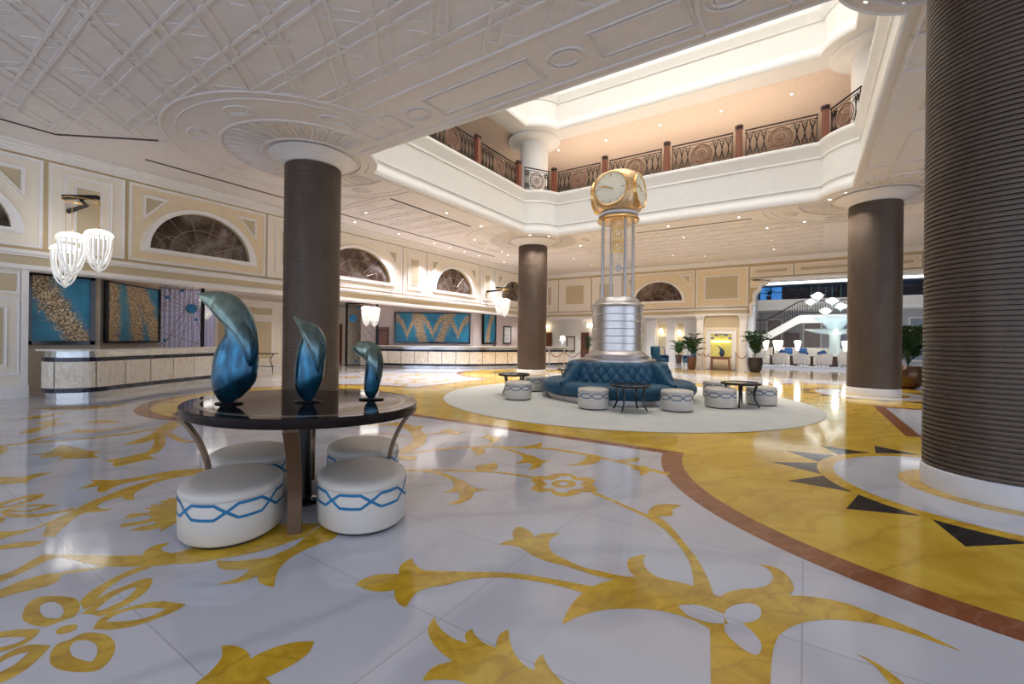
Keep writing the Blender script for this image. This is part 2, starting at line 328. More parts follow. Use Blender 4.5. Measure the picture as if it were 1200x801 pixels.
('g',[(-1.059,2.11,1),(-1.088,2.237),(-1.097,2.394),(-1.075,2.532),(-1.016,2.661),(-0.952,2.752),(-0.887,2.806,1),(-0.934,2.843),(-0.979,2.912),(-1.002,3.002),(-0.974,3.077),(-0.925,3.138,1),(-0.917,3.061),(-0.884,2.978),(-0.82,2.906),(-0.76,2.885),(-0.671,2.895),(-0.558,2.905),(-0.469,2.882),(-0.407,2.874,1),(-0.364,2.969),(-0.282,3.068),(-0.282,3.059),(-0.206,3.141),(-0.169,3.219),(-0.16,3.308),(-0.184,3.395),(-0.25,3.448,1),(-0.172,3.461),(-0.104,3.421),(-0.059,3.323),(-0.045,3.227),(-0.064,3.122,1),(0.002,3.166),(0.087,3.2),(0.189,3.221),(0.292,3.203),(0.389,3.174),(0.502,3.135),(0.588,3.086),(0.659,3.041,1),(0.582,3.055),(0.492,3.073),(0.378,3.078),(0.279,3.058),(0.177,3.012),(0.081,2.945),(-0.005,2.853),(-0.064,2.754),(-0.101,2.665,1),(-0.115,2.559),(-0.119,2.43),(-0.114,2.263),(-0.106,2.12,1),(-0.315,2.02,1),(-0.362,2.292),(-0.403,2.521,1),(-0.488,2.548),(-0.588,2.547),(-0.697,2.519),(-0.799,2.46),(-0.915,2.368),(-1.003,2.249)]),
('w',[(-0.591,2.636,1),(-0.528,2.692),(-0.452,2.713),(-0.359,2.698,1),(-0.346,2.609,1),(-0.407,2.576),(-0.48,2.565),(-0.539,2.581)]),
('w',[(-0.358,2.69),(-0.35,2.771),(-0.304,2.852),(-0.244,2.899),(-0.199,2.876),(-0.192,2.786),(-0.227,2.713),(-0.273,2.663),(-0.318,2.611)]),
('w',[(-0.346,2.602,1),(-0.276,2.672,1),(-0.219,2.626),(-0.175,2.557),(-0.166,2.498),(-0.184,2.435),(-0.24,2.447),(-0.304,2.498),(-0.335,2.546)]),
('g',[(0.218,2.728,1),(0.278,2.709),(0.33,2.67),(0.381,2.607),(0.432,2.536,1),(0.364,2.489,1),(0.32,2.587),(0.282,2.674)]),
('g',[(-1.748,4.154,1),(-1.539,4.062),(-1.323,3.956),(-1.126,3.871,1),(-1.151,3.997),(-1.128,4.15),(-1.036,4.243),(-0.929,4.28,1),(-0.981,4.118,1),(-0.949,3.986),(-0.988,3.924),(-1.046,3.892,1),(-0.914,3.752),(-0.741,3.489),(-0.609,3.274),(-0.515,3.076),(-0.439,2.872,1),(-0.553,2.87,1),(-0.594,3.049),(-0.662,3.237),(-0.787,3.457),(-0.949,3.662),(-1.147,3.821),(-1.343,3.914),(-1.536,4.004),(-1.738,4.083,1)]),
('g',[(-2.447,4.106),(-2.458,4.25),(-2.354,4.304,1),(-2.364,4.402),(-2.255,4.535),(-2.13,4.518),(-2.065,4.441,1),(-1.995,4.532),(-1.882,4.492),(-1.846,4.346,1),(-1.757,4.256),(-1.744,4.137),(-1.84,4.069,1),(-1.853,3.961),(-1.932,3.841),(-2.036,3.846),(-2.104,3.922,1),(-2.182,3.824),(-2.302,3.866),(-2.327,4.001,1)]),
('w',[(-2.354,4.173,1),(-2.243,4.233,1),(-2.246,4.403,1),(-2.161,4.464,1),(-2.068,4.359,1),(-1.955,4.411,1),(-1.947,4.274,1),(-1.864,4.179,1),(-1.956,4.07,1),(-1.958,3.943,1),(-2.04,3.926,1),(-2.128,3.991,1),(-2.215,3.929,1),(-2.227,4.073,1)]),
('g2',[(-2.204,4.108),(-2.218,4.212),(-2.161,4.302),(-2.065,4.322),(-1.989,4.262),(-1.984,4.156),(-2.043,4.069),(-2.132,4.05)]),
('w2',[(-2.148,4.148),(-2.128,4.238),(-2.052,4.217),(-2.073,4.129)]),
('s',[(-3.83,3.529),(-3.622,3.692),(-3.291,3.92),(-2.927,4.105),(-2.706,4.156),(-2.449,4.185)],0.06),
('g',[(-3.143,4.027,1),(-3.244,4.164),(-3.206,4.252),(-3.152,4.418,1),(-3.034,4.316),(-2.98,4.179),(-3.04,4.034)]),
('s',[(-3.658,3.654),(-3.412,3.7),(-3.183,3.656),(-2.964,3.571)],0.07),
('g',[(-3.13,3.595,1),(-3.039,3.661),(-2.839,3.57),(-2.755,3.542,1),(-2.638,3.582,1),(-2.701,3.453),(-2.627,3.306),(-2.62,3.126),(-2.708,3.05,1),(-2.695,3.182),(-2.78,3.315),(-2.841,3.353,1),(-2.949,3.251,1),(-2.947,3.404),(-3.034,3.522)]),
('s',[(-4.406,4.056),(-4.247,4.325),(-4.081,4.607),(-3.802,4.929),(-3.417,5.18),(-2.986,5.414),(-2.505,5.45),(-2.019,5.375),(-1.63,5.274),(-1.28,5.184)],0.085),
('g',[(-3.32,5.302,1),(-3.25,5.475),(-3.2,5.693,1),(-3.098,5.414),(-3.208,5.217,1)]),
('s',[(-3.484,5.047),(-3.282,5.034),(-3.025,4.92)],0.07),
('g',[(-3.106,4.934,1),(-2.951,4.974),(-2.739,4.85,1),(-2.628,4.89,1),(-2.675,4.765),(-2.609,4.565),(-2.668,4.37,1),(-2.712,4.575),(-2.809,4.654,1),(-2.949,4.527,1),(-2.947,4.739)]),
('g',[(-2.428,4.818,1),(-2.31,5.03),(-2.354,5.339),(-2.378,5.467),(-2.253,5.485),(-2.144,5.283),(-2.163,5.048),(-2.304,4.883)]),
('g',[(-2.019,5.375,1),(-1.917,5.517),(-1.782,5.713,1),(-1.741,5.536),(-1.84,5.385)]),
('g',[(-1.738,5.257,1),(-1.599,5.358),(-1.49,5.177),(-1.523,4.934,1),(-1.596,5.123,1),(-1.706,5.16,1)]),
('g',[(-3.839,4.818,1),(-3.696,4.924,1),(-3.527,4.7),(-3.565,4.525,1),(-3.624,4.674,1),(-3.771,4.723)]),
('g',[(-4.226,5.358,1),(-4.131,5.47),(-4.174,5.65,1),(-3.909,5.595,1),(-3.753,5.283),(-3.758,4.979,1),(-3.839,5.256),(-4.029,5.424)]),
('s',[(-6.143,5.426),(-5.737,5.381),(-5.294,5.171),(-4.854,4.85),(-4.552,4.427),(-4.41,3.979)],0.2),
('s',[(-4.888,4.825),(-4.959,5.15),(-4.874,5.439)],0.05),
('g',[(-4.932,5.281,1),(-4.955,5.616),(-4.752,5.531,1),(-4.504,5.648,1),(-4.624,5.467),(-4.529,5.384,1),(-4.735,5.34)]),
('g',[(-4.341,3.957,1),(-4.18,4.047),(-4.066,4.018),(-4.049,3.921),(-4.189,3.819,1)]),
('g',[(-5.369,5.114,1),(-5.597,5.383),(-5.497,5.562,1),(-5.327,5.336),(-5.349,5.224)]),
('s',[(-6.278,5.024),(-6.09,5.273),(-5.706,5.352)],0.1),
('s',[(-5.736,4.503),(-5.574,4.734),(-5.184,4.768),(-4.968,4.806)],0.05)]
# ------------------------------------------------------------------ camera, world, view
A = rad(33.5)
cd = bpy.data.cameras.new('camera'); cam = bpy.data.objects.new('camera', cd); COL.objects.link(cam)
cd.sensor_fit = 'HORIZONTAL'; cd.sensor_width = 36; cd.lens = 520 / 1200 * 36
cd.shift_y = -(400.5 - 398.3) / 1200
cd.clip_start = .05; cd.clip_end = 200
Fv = Vector((-sin(A), cos(A), 0)); Rv = Vector((cos(A), sin(A), 0)); Uv = Vector((0, 0, 1)); ro = rad(.7)
r_ = Rv*cos(ro) + Uv*sin(ro); u_ = Uv*cos(ro) - Rv*sin(ro)
cam.matrix_world = Matrix(((r_.x, u_.x, -Fv.x, 0), (r_.y, u_.y, -Fv.y, 0), (r_.z, u_.z, -Fv.z, 1.5), (0, 0, 0, 1)))
scn.camera = cam
w = bpy.data.worlds.new('world'); scn.world = w; w.use_nodes = True
w.node_tree.nodes['Background'].inputs['Color'].default_value = (.70, .80, 1, 1)
w.node_tree.nodes['Background'].inputs['Strength'].default_value = WORLD_S
scn.view_settings.view_transform = 'Standard'; scn.view_settings.look = 'None'
scn.view_settings.gamma = 1; scn.view_settings.use_curve_mapping = False
scn.view_settings.exposure = EXPO
try:
    scn.cycles.max_bounces = 8; scn.cycles.diffuse_bounces = 4; scn.cycles.glossy_bounces = 4
    scn.cycles.sample_clamp_indirect = 4; scn.cycles.use_denoising = True
    scn.cycles.caustics_reflective = False; scn.cycles.caustics_refractive = False
except Exception: pass

# ------------------------------------------------------------------ floor
C1, C2, C3, C4 = (-10.25, 6.45), (-10.25, 17.1), (1.7, 17.1), (1.73, 6.58)
COLS = [C1, C2, C3, C4]
H = 5.95
M_WM = marble('white_marble', (.62, .625, .67), (.70, .705, .745), (.52, .53, .58), .07, .45, .55, 1.62, (.72, .72, .73))
M_GM = marble('golden_marble', (.60, .36, .03), (.80, .55, .07), (.46, .25, .02), .09, 1.1, .35)
M_GI = marble('golden_inlay_marble', (.52, .29, .016), (.82, .53, .05), (.36, .19, .012), .09, 3.2, .35)
M_BR = marble('red_brown_marble', (.24, .075, .03), (.33, .12, .05), (.45, .25, .15), .1, 3, .25)
M_BK = marble('black_marble', (.014, .013, .014), (.03, .028, .03), (.2, .2, .2), .08, 2, .12)
fb = MB()
def flat(poly, z, mi):
    fb.mi = mi
    if len(poly) == 4: fb.poly([(x, y, z) for x, y in poly])
    else: filled([poly], lambda u, v: (u, v, z), fb)
def rect(x0, y0, x1, y1): return [(x0, y0), (x1, y0), (x1, y1), (x0, y1)]
fb.mi = 0; fb.box((-24, -9, -.2), (14, 42, 0))
# the golden square between the columns, edged in red-brown, and a round field about each column
flat(rect(-10.18, 6.13, 1.6, 17.4), .0006, 2)
for c in COLS: flat(circ(c, 3.35, 96), .0007, 2)
flat(rect(-9.97, 6.32, 1.39, 17.2), .0014, 1)
for c in COLS: flat(circ(c, 3.1, 96), .0015, 1)
for c in COLS:
    for k in range(16):
        a0 = rad(-166.6 + 22.5*k); a1 = a0 + rad(22.5); am = (a0+a1)/2
        flat([(c[0]+1.56*cos(a0), c[1]+1.56*sin(a0)), (c[0]+2.07*cos(am), c[1]+2.07*sin(am)), (c[0]+1.56*cos(a1), c[1]+1.56*sin(a1))], .0020, 3)
    flat(circ(c, 1.6, 96), .0024, 4); flat(circ(c, 1.44, 96), .0028, 0); flat(circ(c, .84, 64), .0032, 4)
flat(rect(-15.4, 22.6, 9.9, 26.75), .0003, 5); flat(rect(-15.4, 24.6, -2, 25.2), .0008, 1); flat(rect(-2, 27.6, 8, 28.3), .0008, 1); flat(rect(-2, 29.3, 8, 29.9), .0008, 2)  # brown-gold band paints the rear wall's reflection into the floor
def stroke(pts, w):
    P = spline(pts, 5, False); a = []; b = []
    for i, p in enumerate(P):
        q = P[max(0, i-1)]; r = P[min(len(P)-1, i+1)]; dx, dy = r[0]-q[0], r[1]-q[1]; l = hypot(dx, dy) or 1
        a.append((p[0]-dy/l*w/2, p[1]+dx/l*w/2)); b.append((p[0]+dy/l*w/2, p[1]-dx/l*w/2))
    return a + b[::-1]
def inlay(xf, keep=lambda x, y: True):
    for k, t in enumerate(TR):
        cx = sum(p[0] for p in t[1])/len(t[1]); cy = sum(p[1] for p in t[1])/len(t[1])
        if not keep(cx, cy): continue
        P = stroke(t[1], t[2]) if t[0] == 's' else spline(t[1], 5)
        P = [xf(*p) for p in P]
        top = {'g': .0006, 's': .0005, 'w': .0022, 'g2': .0026, 'w2': .0032}[t[0]] + k*.000015
        flat(P, top, 0 if t[0][0] == 'w' else 4)
inlay(lambda x, y: (x, y))
inlay(lambda x, y: (x, 23.55-y), lambda x, y: x > -9)
inlay(lambda x, y: (y-16.25, x+14), lambda x, y: x > -6.2 and y > .9)
inlay(lambda x, y: (7.8-y, x+14.2), lambda x, y: x > -6.2 and y > .9)
floor = fb.build('floor', [M_WM, M_GM, M_BR, M_BK, M_GI, marble('brown_gold_reflection', (.34, .25, .14), (.50, .39, .24), (.62, .5, .3), .07, 1, .4)]); struct(floor)

# ------------------------------------------------------------------ round rug
RC = (-4.22, 11.5)
m, nt, b = _nt('pale_blue_green_carpet')
v = coords(nt)
L(nt, mixc(nt, noise(nt, v, 90, 2), ramp(nt, noise(nt, v, .9, 5, .65, 1.2), [(.34, (.50, .55, .55)), (.5, (.62, .63, .60)), (.66, (.68, .66, .60))]), (.6, .61, .58)), b.inputs['Base Color'])
b.inputs['Roughness'].default_value = .95; bump(nt, b, noise(nt, v, 160, 2), .3)
M_RUG = m
rb = MB(); rb.lathe([(4.57, .0016), (4.6, .009), (4.57, .016), (4.5, .018), (.01, .018)], 128, (RC[0], RC[1], 0))
rug = rb.build('rug', M_RUG, smooth=True)
tag(rug, 'large round pale blue-green carpet under the blue sofa', 'rug')

# ------------------------------------------------------------------ ribbed columns
m, nt, b = _nt('brown_ribbed_cladding')
v = coords(nt, (1, 1, .25))
L(nt, ramp(nt, noise(nt, v, 5, 4), [(.3, (.086, .058, .041)), (.7, (.122, .086, .063))]), b.inputs['Base Color'])
b.inputs['Roughness'].default_value = .42; b.inputs['Metallic'].default_value = .1
M_RIB = m
PLN = pm('white_stone_plinth', (.74, .74, .76), .35, var=.04)
def make_column(c, label):
    t = thing('column', label, 'column', (c[0], c[1], .0035)); t['kind'] = 'thing'
    p = MB(); p.lathe([(.66, 0), (.66, .2), (.645, .215), (.6, .215)], 72); p.build('plinth', PLN, t, True)
    prof = [(.6, .215)]; z = .22; n = 112; s = (5.68-.22)/n
    for k in range(n):
        prof += [(.618, z), (.645, z+s*.12), (.649, z+s*.5), (.645, z+s*.82), (.618, z+s*.86)]; z += s
    prof += [(.6, 5.68)]
    p = MB(); p.lathe(prof, 72); p.build('shaft', M_RIB, t, True, 30)
    p = MB(); p.lathe([(.6, 5.68), (.655, 5.685), (.68, 5.70), (.76, 5.77), (.86, 5.84), (.96, 5.885), (1.0, 5.90), (1.0, 5.92), (.95, 5.925), (.95, 5.94)], 72); p.build('capital', CEILM, t, True)
    return t
make_column(C1, 'brown ribbed column behind the large oval table with three vases')
make_column(C2, 'brown ribbed column beside the long curved desk, behind the blue sofa')
make_column(C3, 'brown ribbed column in front of the lounge with a blue-lit edge')
make_column(C4, 'huge ribbed brown column nearest at right, circled by black triangle floor inlay')
# ------------------------------------------------------------------ ceiling and atrium
OX0, OX1, OY0, OY1, OR = -9.78, 1.1, 7.0, 16.7, 1.48
def outline(d, n=12):
    """edge of the atrium opening, stepped d into the opening; counter-clockwise from the near left corner"""
    x0, x1, y0, y1, r = OX0+d, OX1-d, OY0+d, OY1-d, OR+d
    out = []
    for (cx, cy), (ex, ey), first in ((C1, (x0, y0), 'x'), ((1.7, 6.5), (x1, y0), 'y'), (C3, (x1, y1), 'x'), (C2, (x0, y1), 'y')):
        vx = (ex, cy + (1 if cy < 10 else -1)*sqrt(r*r-(ex-cx)**2)); vy = (cx + (1 if cx < -4 else -1)*sqrt(r*r-(ey-cy)**2), ey)
        a, bb = (vx, vy) if first == 'x' else (vy, vx)
        t0 = atan2(a[1]-cy, a[0]-cx); t1 = atan2(bb[1]-cy, bb[0]-cx)
        while t1 - t0 > pi: t1 -= 2*pi
        while t1 - t0 < -pi: t1 += 2*pi
        out += circ((cx, cy), r, n, t0, t1, True)
    return out
cb = MB()
hole = outline(0)
filled([rect(-24, -9, 14, 45), hole], lambda u, v: (u, v, H), cb)
filled([rect(-24, -9, 14, 45), outline(-.3)], lambda u, v: (u, v, H+.28), cb)
# the plaster lattice of crossing straps
def lattice(x0, y0, x1, y1, avoid, clip=lambda x, y: True, fams=((45, .8), (135, .8), (0, .8)), w=.05, t=.016):
    cx, cy = (x0+x1)/2, (y0+y1)/2; R0 = hypot(x1-x0, y1-y0)/2
    for fi, (ang, per) in enumerate(fams):
        t = (.012, .018, .020)[fi]
        dx, dy = cos(rad(ang)), sin(rad(ang)); k0 = int(R0/per)+1
        for k in range(-k0, k0+1):
            for off in (0, .21):
                ox, oy = cx-dy*(k*per+off), cy+dx*(k*per+off)
                run = None; N = int(2*R0/.06)
                for i in range(N+1):
                    s = -R0+i*.06; px, py = ox+dx*s, oy+dy*s
                    ok = (ang != 45 or (i*.06) % 1.13 < .6) and x0 < px < x1 and y0 < py < y1 and clip(px, py) and all(hypot(px-c[0], py-c[1]) > r for c, r in avoid)
                    if ok and run is None: run = s
                    if (not ok or i == N) and run is not None:
                        if s-run > .12:
                            q = [(ox+dx*a-dy*b2, oy+dy*a+dx*b2) for a, b2 in ((run, -w/2), (s-.06, -w/2), (s-.06, w/2), (run, w/2))]
                            cb.prism(q, H-t, H+.001)
                        run = None
AV = [(c, 3.02) for c in COLS]
lattice(-13.85, -.6, 7.5, 5.5, AV, clip=lambda x, y: x > -12.4 and y < 4.1 or y < 2.5+(x+13.95)*.85)
lattice(-13.6, 9.2, -11.2, 14.3, AV)
lattice(-9.2, 18.3, .6, 24.6, AV)
# smooth borders: beads and oval bosses round the opening, medallions about each column
def bead(path, w=.05, t=.025, closed=True):
    P = [Vector((x, y, 0)) for x, y in path]; n = len(P); rings = []
    for i in range(n if closed else n):
        a = P[i-1] if (closed or i) else P[i]; c = P[(i+1) % n] if (closed or i < n-1) else P[i]
        tg = (c-a).normalized(); nn = Vector((-tg.y, tg.x, 0)); p = P[i]
        rings.append([(p.x+nn.x*o, p.y+nn.y*o, H-z) for o, z in ((w/2, -.001), (w/2, t*.5), (w*.2, t), (-w*.2, t), (-w/2, t*.5), (-w/2, -.001))])
    if closed: rings.append(rings[0])
    cb.loft(rings, False)
bead([(-13.8, 5.56), (-12.9, 5.56)], closed=False); bead([(-7.3, 5.56), (-1.2, 5.56)], .07, .03, closed=False); bead([(4.6, 5.56), (7.5, 5.56)], closed=False)
bead(outline(-.16), .06, .03)
for x0, x1 in ((-6.0, -3.7), (-2.7, -1.3), (-8.1, -6.9)):
    for e in (0, .07): bead(rect(x0+e, 5.92+e, x1-e, 6.6-e), .035, .02)
for x in (-6.45, -3.2, -.85):
    for r1, r2 in ((.32, .24), (.22, .16)): bead([(x+r1*cos(a), 6.26+r2*sin(a)) for a in [2*pi*k/32 for k in range(32)]], .04, .025)
for y0, y1 in ((8.2, 11.2), (12.2, 15.2)):
    for e in (0, .07): bead(rect(1.75+e, y0+e, 2.5-e, y1-e), .035, .02); bead(rect(3.0+e, y0+e, 5.6-e, y1-e), .035, .02)
for c in COLS:
    for r, w_, t_ in ((3.0, .07, .03), (2.75, .04, .02), (1.95, .07, .03), (1.12, .05, .03)):
        pth = [p for p in circ(c, r, 120)]
        inside = [not (OX0-.1 < p[0] < OX1+.1 and OY0-.1 < p[1] < OY1+.1) or min(hypot(p[0]-q[0], p[1]-q[1]) for q in COLS) < 1.45 for p in pth]
        if all(inside): bead(pth, w_, t_)
        else:
            k0 = next(k for k in range(120) if inside[k] and not inside[k-1]); seg = []
            for k in range(120):
                if inside[(k0+k) % 120]: seg.append(pth[(k0+k) % 120])
                elif len(seg) > 1: bead(seg, w_, t_, False); seg = []
            if len(seg) > 1: bead(seg, w_, t_, False)
    for k in range(40):      # radiating leaves inside the medallion
        a = 2*pi*k/40; p = (c[0]+1.55*cos(a), c[1]+1.55*sin(a))
        if OX0-.35 < p[0] < OX1+.35 and OY0-.35 < p[1] < OY1+.35: continue
        lp = [(c[0]+r*cos(a+o), c[1]+r*sin(a+o)) for r, o in ((1.2, 0), (1.4, .045), (1.7, .06), (1.86, .02), (1.88, -.02), (1.7, -.06), (1.4, -.045))]
        bead(lp, .035, .03)
    for k in range(8):
        a = 2*pi*(k+.5)/8; p = (c[0]+2.35*cos(a), c[1]+2.35*sin(a))
        if OX0-.6 < p[0] < OX1+.6 and OY0-.6 < p[1] < OY1+.6: continue
        bead([(p[0]-sin(a)*.3*cos(q)+cos(a)*.18*sin(q), p[1]+cos(a)*.3*cos(q)+sin(a)*.18*sin(q)) for q in [2*pi*j/24 for j in range(24)]], .045, .025)
        bead([(p[0]-sin(a)*.2*cos(q)+cos(a)*.11*sin(q), p[1]+cos(a)*.2*cos(q)+sin(a)*.11*sin(q)) for q in [2*pi*j/24 for j in range(24)]], .03, .02)
ceiling = struct(cb.build('ceiling', CEILM))
SLOT = pm('dark_air_slot', (.05, .045, .04), .8)
def slot(pts, w=.07):
    for a, b in zip(pts[:-1], pts[1:]):
        p = MB(); d = Vector((b[0]-a[0], b[1]-a[1])).normalized(); n = Vector((-d.y, d.x))*w/2
        p.prism([(a[0]+n.x, a[1]+n.y), (b[0]+n.x, b[1]+n.y), (b[0]-n.x, b[1]-n.y), (a[0]-n.x, a[1]-n.y)], H-.012, H-.0)
        struct(p.build('ceiling_trim_slot', SLOT, ceiling))
slot([(-13.95, -1), (-13.95, 2.6), (-12.35, 3.95)]); slot([(-13.95, 4.2), (-13.9, 19.2)]); slot([(-11.05, 9.6), (-11.05, 13.65)]); slot([(-5.85, 17.95), (-1.65, 17.95)])

# fascia of the opening, gallery floor and soffit, upper fascia, unseen luminous panel added for light
def sweep(prof, name, mat):
    p = MB(); p.loft([[(x, y, z) for x, y in outline(d)] for d, z in prof]); return struct(p.build(name, mat, smooth=True, angle=35))
sweep([(-.3, H+.27), (-.02, H+.02), (0, H), (.03, H-.015), (.05, H+.03), (.05, 6.08), (.0, 6.16), (-.1, 6.32), (-.1, 6.37), (-.06, 6.39), (-.06, 6.42), (-.14, 6.45), (-.14, 7.27), (-.1, 7.29), (-.1, 7.33), (-.12, 7.36), (-.06, 7.52), (0, 7.62), (.02, 7.66), (.02, 7.74), (0, 7.77), (-.35, 7.77)], 'trim_atrium_fascia', WHITE)
PEACH = pm('peach_soffit', (.80, .66, .54), .6, var=.05)
p = MB(); filled([rect(-24, -4, 14, 30), outline(-.3)], lambda u, v: (u, v, 7.76), p); struct(p.build('gallery_floor', pm('pale_gallery_stone', (.74, .66, .58), .5)))
p = MB(); filled([rect(-24, -4, 14, 30), outline(-.02)], lambda u, v: (u, v, 10.5), p); struct(p.build('gallery_ceiling', PEACH))
sweep([(-.9, 10.49), (-.9, 10.42), (-.86, 10.40), (0, 10.40), (.02, 10.44), (.02, 10.6), (-.1, 10.8), (-.1, 10.84), (-.14, 10.86), (-.14, 11.56), (-.1, 11.6), (-.1, 11.66), (0, 11.84), (0, 11.94), (-.14, 11.96), (-.14, 12.4), (-.05, 12.5), (-.05, 12.6), (-.14, 12.62), (-.14, 17.2)], 'trim_upper_fascia', WHITE)
PEW = pm('gallery_wall_paint', (.80, .64, .54), .6)
p = MB(); p.box((-24, 29.8, 7.7), (14, 30, 10.6)); p.box((-24, -4, 7.7), (-23.8, 30, 10.6)); p.box((13.8, -4, 7.7), (14, 30, 10.6)); struct(p.build('wall_gallery', PEW))
p = MB(); p.poly([(x, y, 17.2) for x, y in rect(-11, 5.5, 2.4, 18.2)])
struct(p.build('atrium_fill_panel', emis('fill_panel_glow', (1, .98, .95), PANEL_S)))  # glowing panel out of view, added to light the atrium from above
for c in (C2, C3):
    p = MB(); p.lathe([(.62, 7.77), (.62, 10.22), (.68, 10.26), (1.12, 10.28), (1.16, 10.32), (1.16, 10.4)], 48, (c[0], c[1], 0)); 
    o = p.build('gallery_column', WHITE, smooth=True); tag(o, 'white round gallery column behind the railing %s' % ('left of the clock' if c is C2 else 'at its far right end'), 'column', kind='thing')

# gallery railing
IRON = pm('dark_bronze_iron', (.035, .022, .018), .45, metal=.6)
IRONR = pm('bronze_rosette', (.25, .13, .09), .4, metal=.7)
POST = pm('mahogany_post', (.24, .075, .04), .35, var=.25, stretch=(6, 6, 1))
def make_rail(w, h=.93):
    t = bpy.data.objects.new('gallery_railing', None); COL.objects.link(t)
    f = MB()
    f.tube([(-w/2+.01, 0, h), (w/2-.01, 0, h)], .026, 8); f.tube([(-w/2, 0, h-.1), (w/2, 0, h-.1)], .012, 6); f.tube([(-w/2, 0, .05), (w/2, 0, .05)], .014, 6)
    for s in (-1, 1): f.tube([(s*(w/2-.04), 0, 0), (s*(w/2-.04), 0, h)], .014, 6)
    f.build('frame', IRON, t, True)
    s = MB(); h0, h1 = .06, h-.1
    r = .36; nx = max(2, round((w/2-r)/.2))
    for sg in (-1, 1):
        span = w/2-.05-r
        for k in range(nx):
            x0 = sg*(r+span*k/nx); x1 = sg*(r+span*(k+1)/nx)
            s.tube([(x0+(x1-x0)*q, 0, h0+(h1-h0)*(.5-.5*cos(pi*q))) for q in [j/8 for j in range(9)]], .0125, 5)
            s.tube([(x0+(x1-x0)*q, 0, h1-(h1-h0)*(.5-.5*cos(pi*q))) for q in [j/8 for j in range(9)]], .0125, 5)
            xm = (x0+x1)/2
            for zc in (h0+.14, h1-.14): s.torus((xm, 0, zc), .075, .009, 14, 5, 'y')
            s.tube([(xm, 0, h0+.05), (xm, 0, h1-.05)], .008, 5)
    for sx in (-1, 1):
        for zc in (h0+.07, h1-.07): s.tube([(sx*(.36-.3*q), 0, zc+(.09*sin(pi*q))*(1 if zc < .4 else -1)) for q in [j/6 for j in range(7)]], .009, 5)
    s.build('scrollwork', IRON, t, True)
    m2 = MB(); zc = (h0+h1)/2
    for R_, q in ((.33, .016), (.24, .010), (.13, .012), (.05, .02)): m2.torus((0, 0, zc), R_, q, 36, 6, 'y')
    for k in range(16):
        a = 2*pi*k/16; 
        m2.tube([(.05*cos(a), 0, zc+.05*sin(a)), (.2*cos(a+.12), 0, zc+.2*sin(a+.12)), (.33*cos(a), 0, zc+.33*sin(a))], .008, 4)
        m2.torus((.285*cos(a+.19), 0, zc+.285*sin(a+.19)), .03, .007, 8, 4, 'y')
    m2.build('rosette', IRONR, t, True)
    return t
def make_post():
    t = bpy.data.objects.new('gallery_post', None); COL.objects.link(t)
    p = MB(); p.cbox((-.095, -.095, 0), (.095, .095, 1.0), .015); p.build('shaft', POST, t)
    p = MB(); p.lathe([(.125, 1.0), (.125, 1.02), (.09, 1.03), (.09, 1.05), (.13, 1.07), (.135, 1.11), (.12, 1.14), (.06, 1.16), (.001, 1.165)], 16); p.build('cap', WOODD, t, True)
    return t
xl, yb = -9.98, 16.88
posts = [((xl, 9.97), 'left side of the gallery, where the ceiling edge cuts it off'), ((xl, 12.67), 'middle of the left gallery railing'), ((xl, 15.42), 'left end of the small rosette panel at the gallery corner'),
         ((-9.1, yb), 'right end of the small rosette panel at the gallery corner'), ((-6.8, yb), 'first one left of the clock head on the rear railing'), ((-4.37, yb), 'directly above the clock head'),
         ((-1.97, yb), 'first one right of the clock head'), ((.44, yb), 'last one before the curved end panel of the gallery')]
pp = make_post()
for k, ((x, y), l) in enumerate(posts):
    o = pp if k == 0 else dup(pp)
    o.location = (x, y, 7.772); tag(o, 'mahogany railing post, ' + l, 'railing post', 'posts of the gallery railing')
rails = [((xl, 8.62), 90, 2.5, 'left railing panel nearest the camera, half cut by the ceiling'), ((xl, 11.32), 90, 2.5, 'left railing panel before the corner one'), ((xl, 14.05), 90, 2.55, 'left railing panel ending at the corner'),
         ((-9.52, 16.13), 58, 1.35, 'short panel with one pale rosette at the gallery corner'), ((-7.95, yb), 0, 2.1, 'first rear panel right of the corner'), ((-5.58, yb), 0, 2.23, 'rear panel just left of the clock head'),
         ((-3.17, yb), 0, 2.2, 'rear panel just right of the clock head'), ((-.765, yb), 0, 2.2, 'last straight rear panel'), ((.9, 16.2), -58, 1.4, 'short end panel of the gallery above the lounge column')]
cache = {}
for (x, y), a, w_, l in rails:
    if w_ in cache: o = dup(cache[w_])
    else: o = cache[w_] = make_rail(w_-.14)
    o.location = (x, y, 7.772); o.rotation_euler = (0, 0, rad(a)); tag(o, 'dark scrollwork railing, ' + l, 'railing', 'panels of the gallery railing')

# downlights
def downlight_proto():
    t = bpy.data.objects.new('downlight', None); COL.objects.link(t)
    p = MB(); p.lathe([(.036, -.001), (.06, -.001), (.06, -.006), (.036, -.009)], 16, cap0=False, cap1=False); p.build('rim', WHITE, t, True)
    p = MB(); p.lathe([(.036, -.002), (.036, -.005), (.001, -.005)], 16); p.build('lamp', DOWN, t, True)
    return t
dl = None
ORD = ['first', 'second', 'third', 'fourth', 'fifth', 'sixth', 'seventh', 'eighth', 'ninth', 'tenth', 'eleventh', 'twelfth']
def downs(pts, z, desc, grp):
    global dl
    for k, (x, y) in enumerate(pts):
        if dl is None: dl = downlight_proto(); o = dl
        else: o = dup(dl)
        o.location = (x, y, z); tag(o, ('small recessed downlight, %s %s' % (ORD[k], desc)), 'downlight', grp)
downs([(-14.45, y) for y in (10.83, 13.02, 15.19, 16.28, 17.39, 18.6, 20.91)], H, 'one along the left wall from the near column', 'downlights along the left wall')
downs([(-13.03, y) for y in (10.22, 11.76, 13.35, 17.27, 19.2)], H, 'one just inside the long dark ceiling slot', 'downlights inside the ceiling slot')
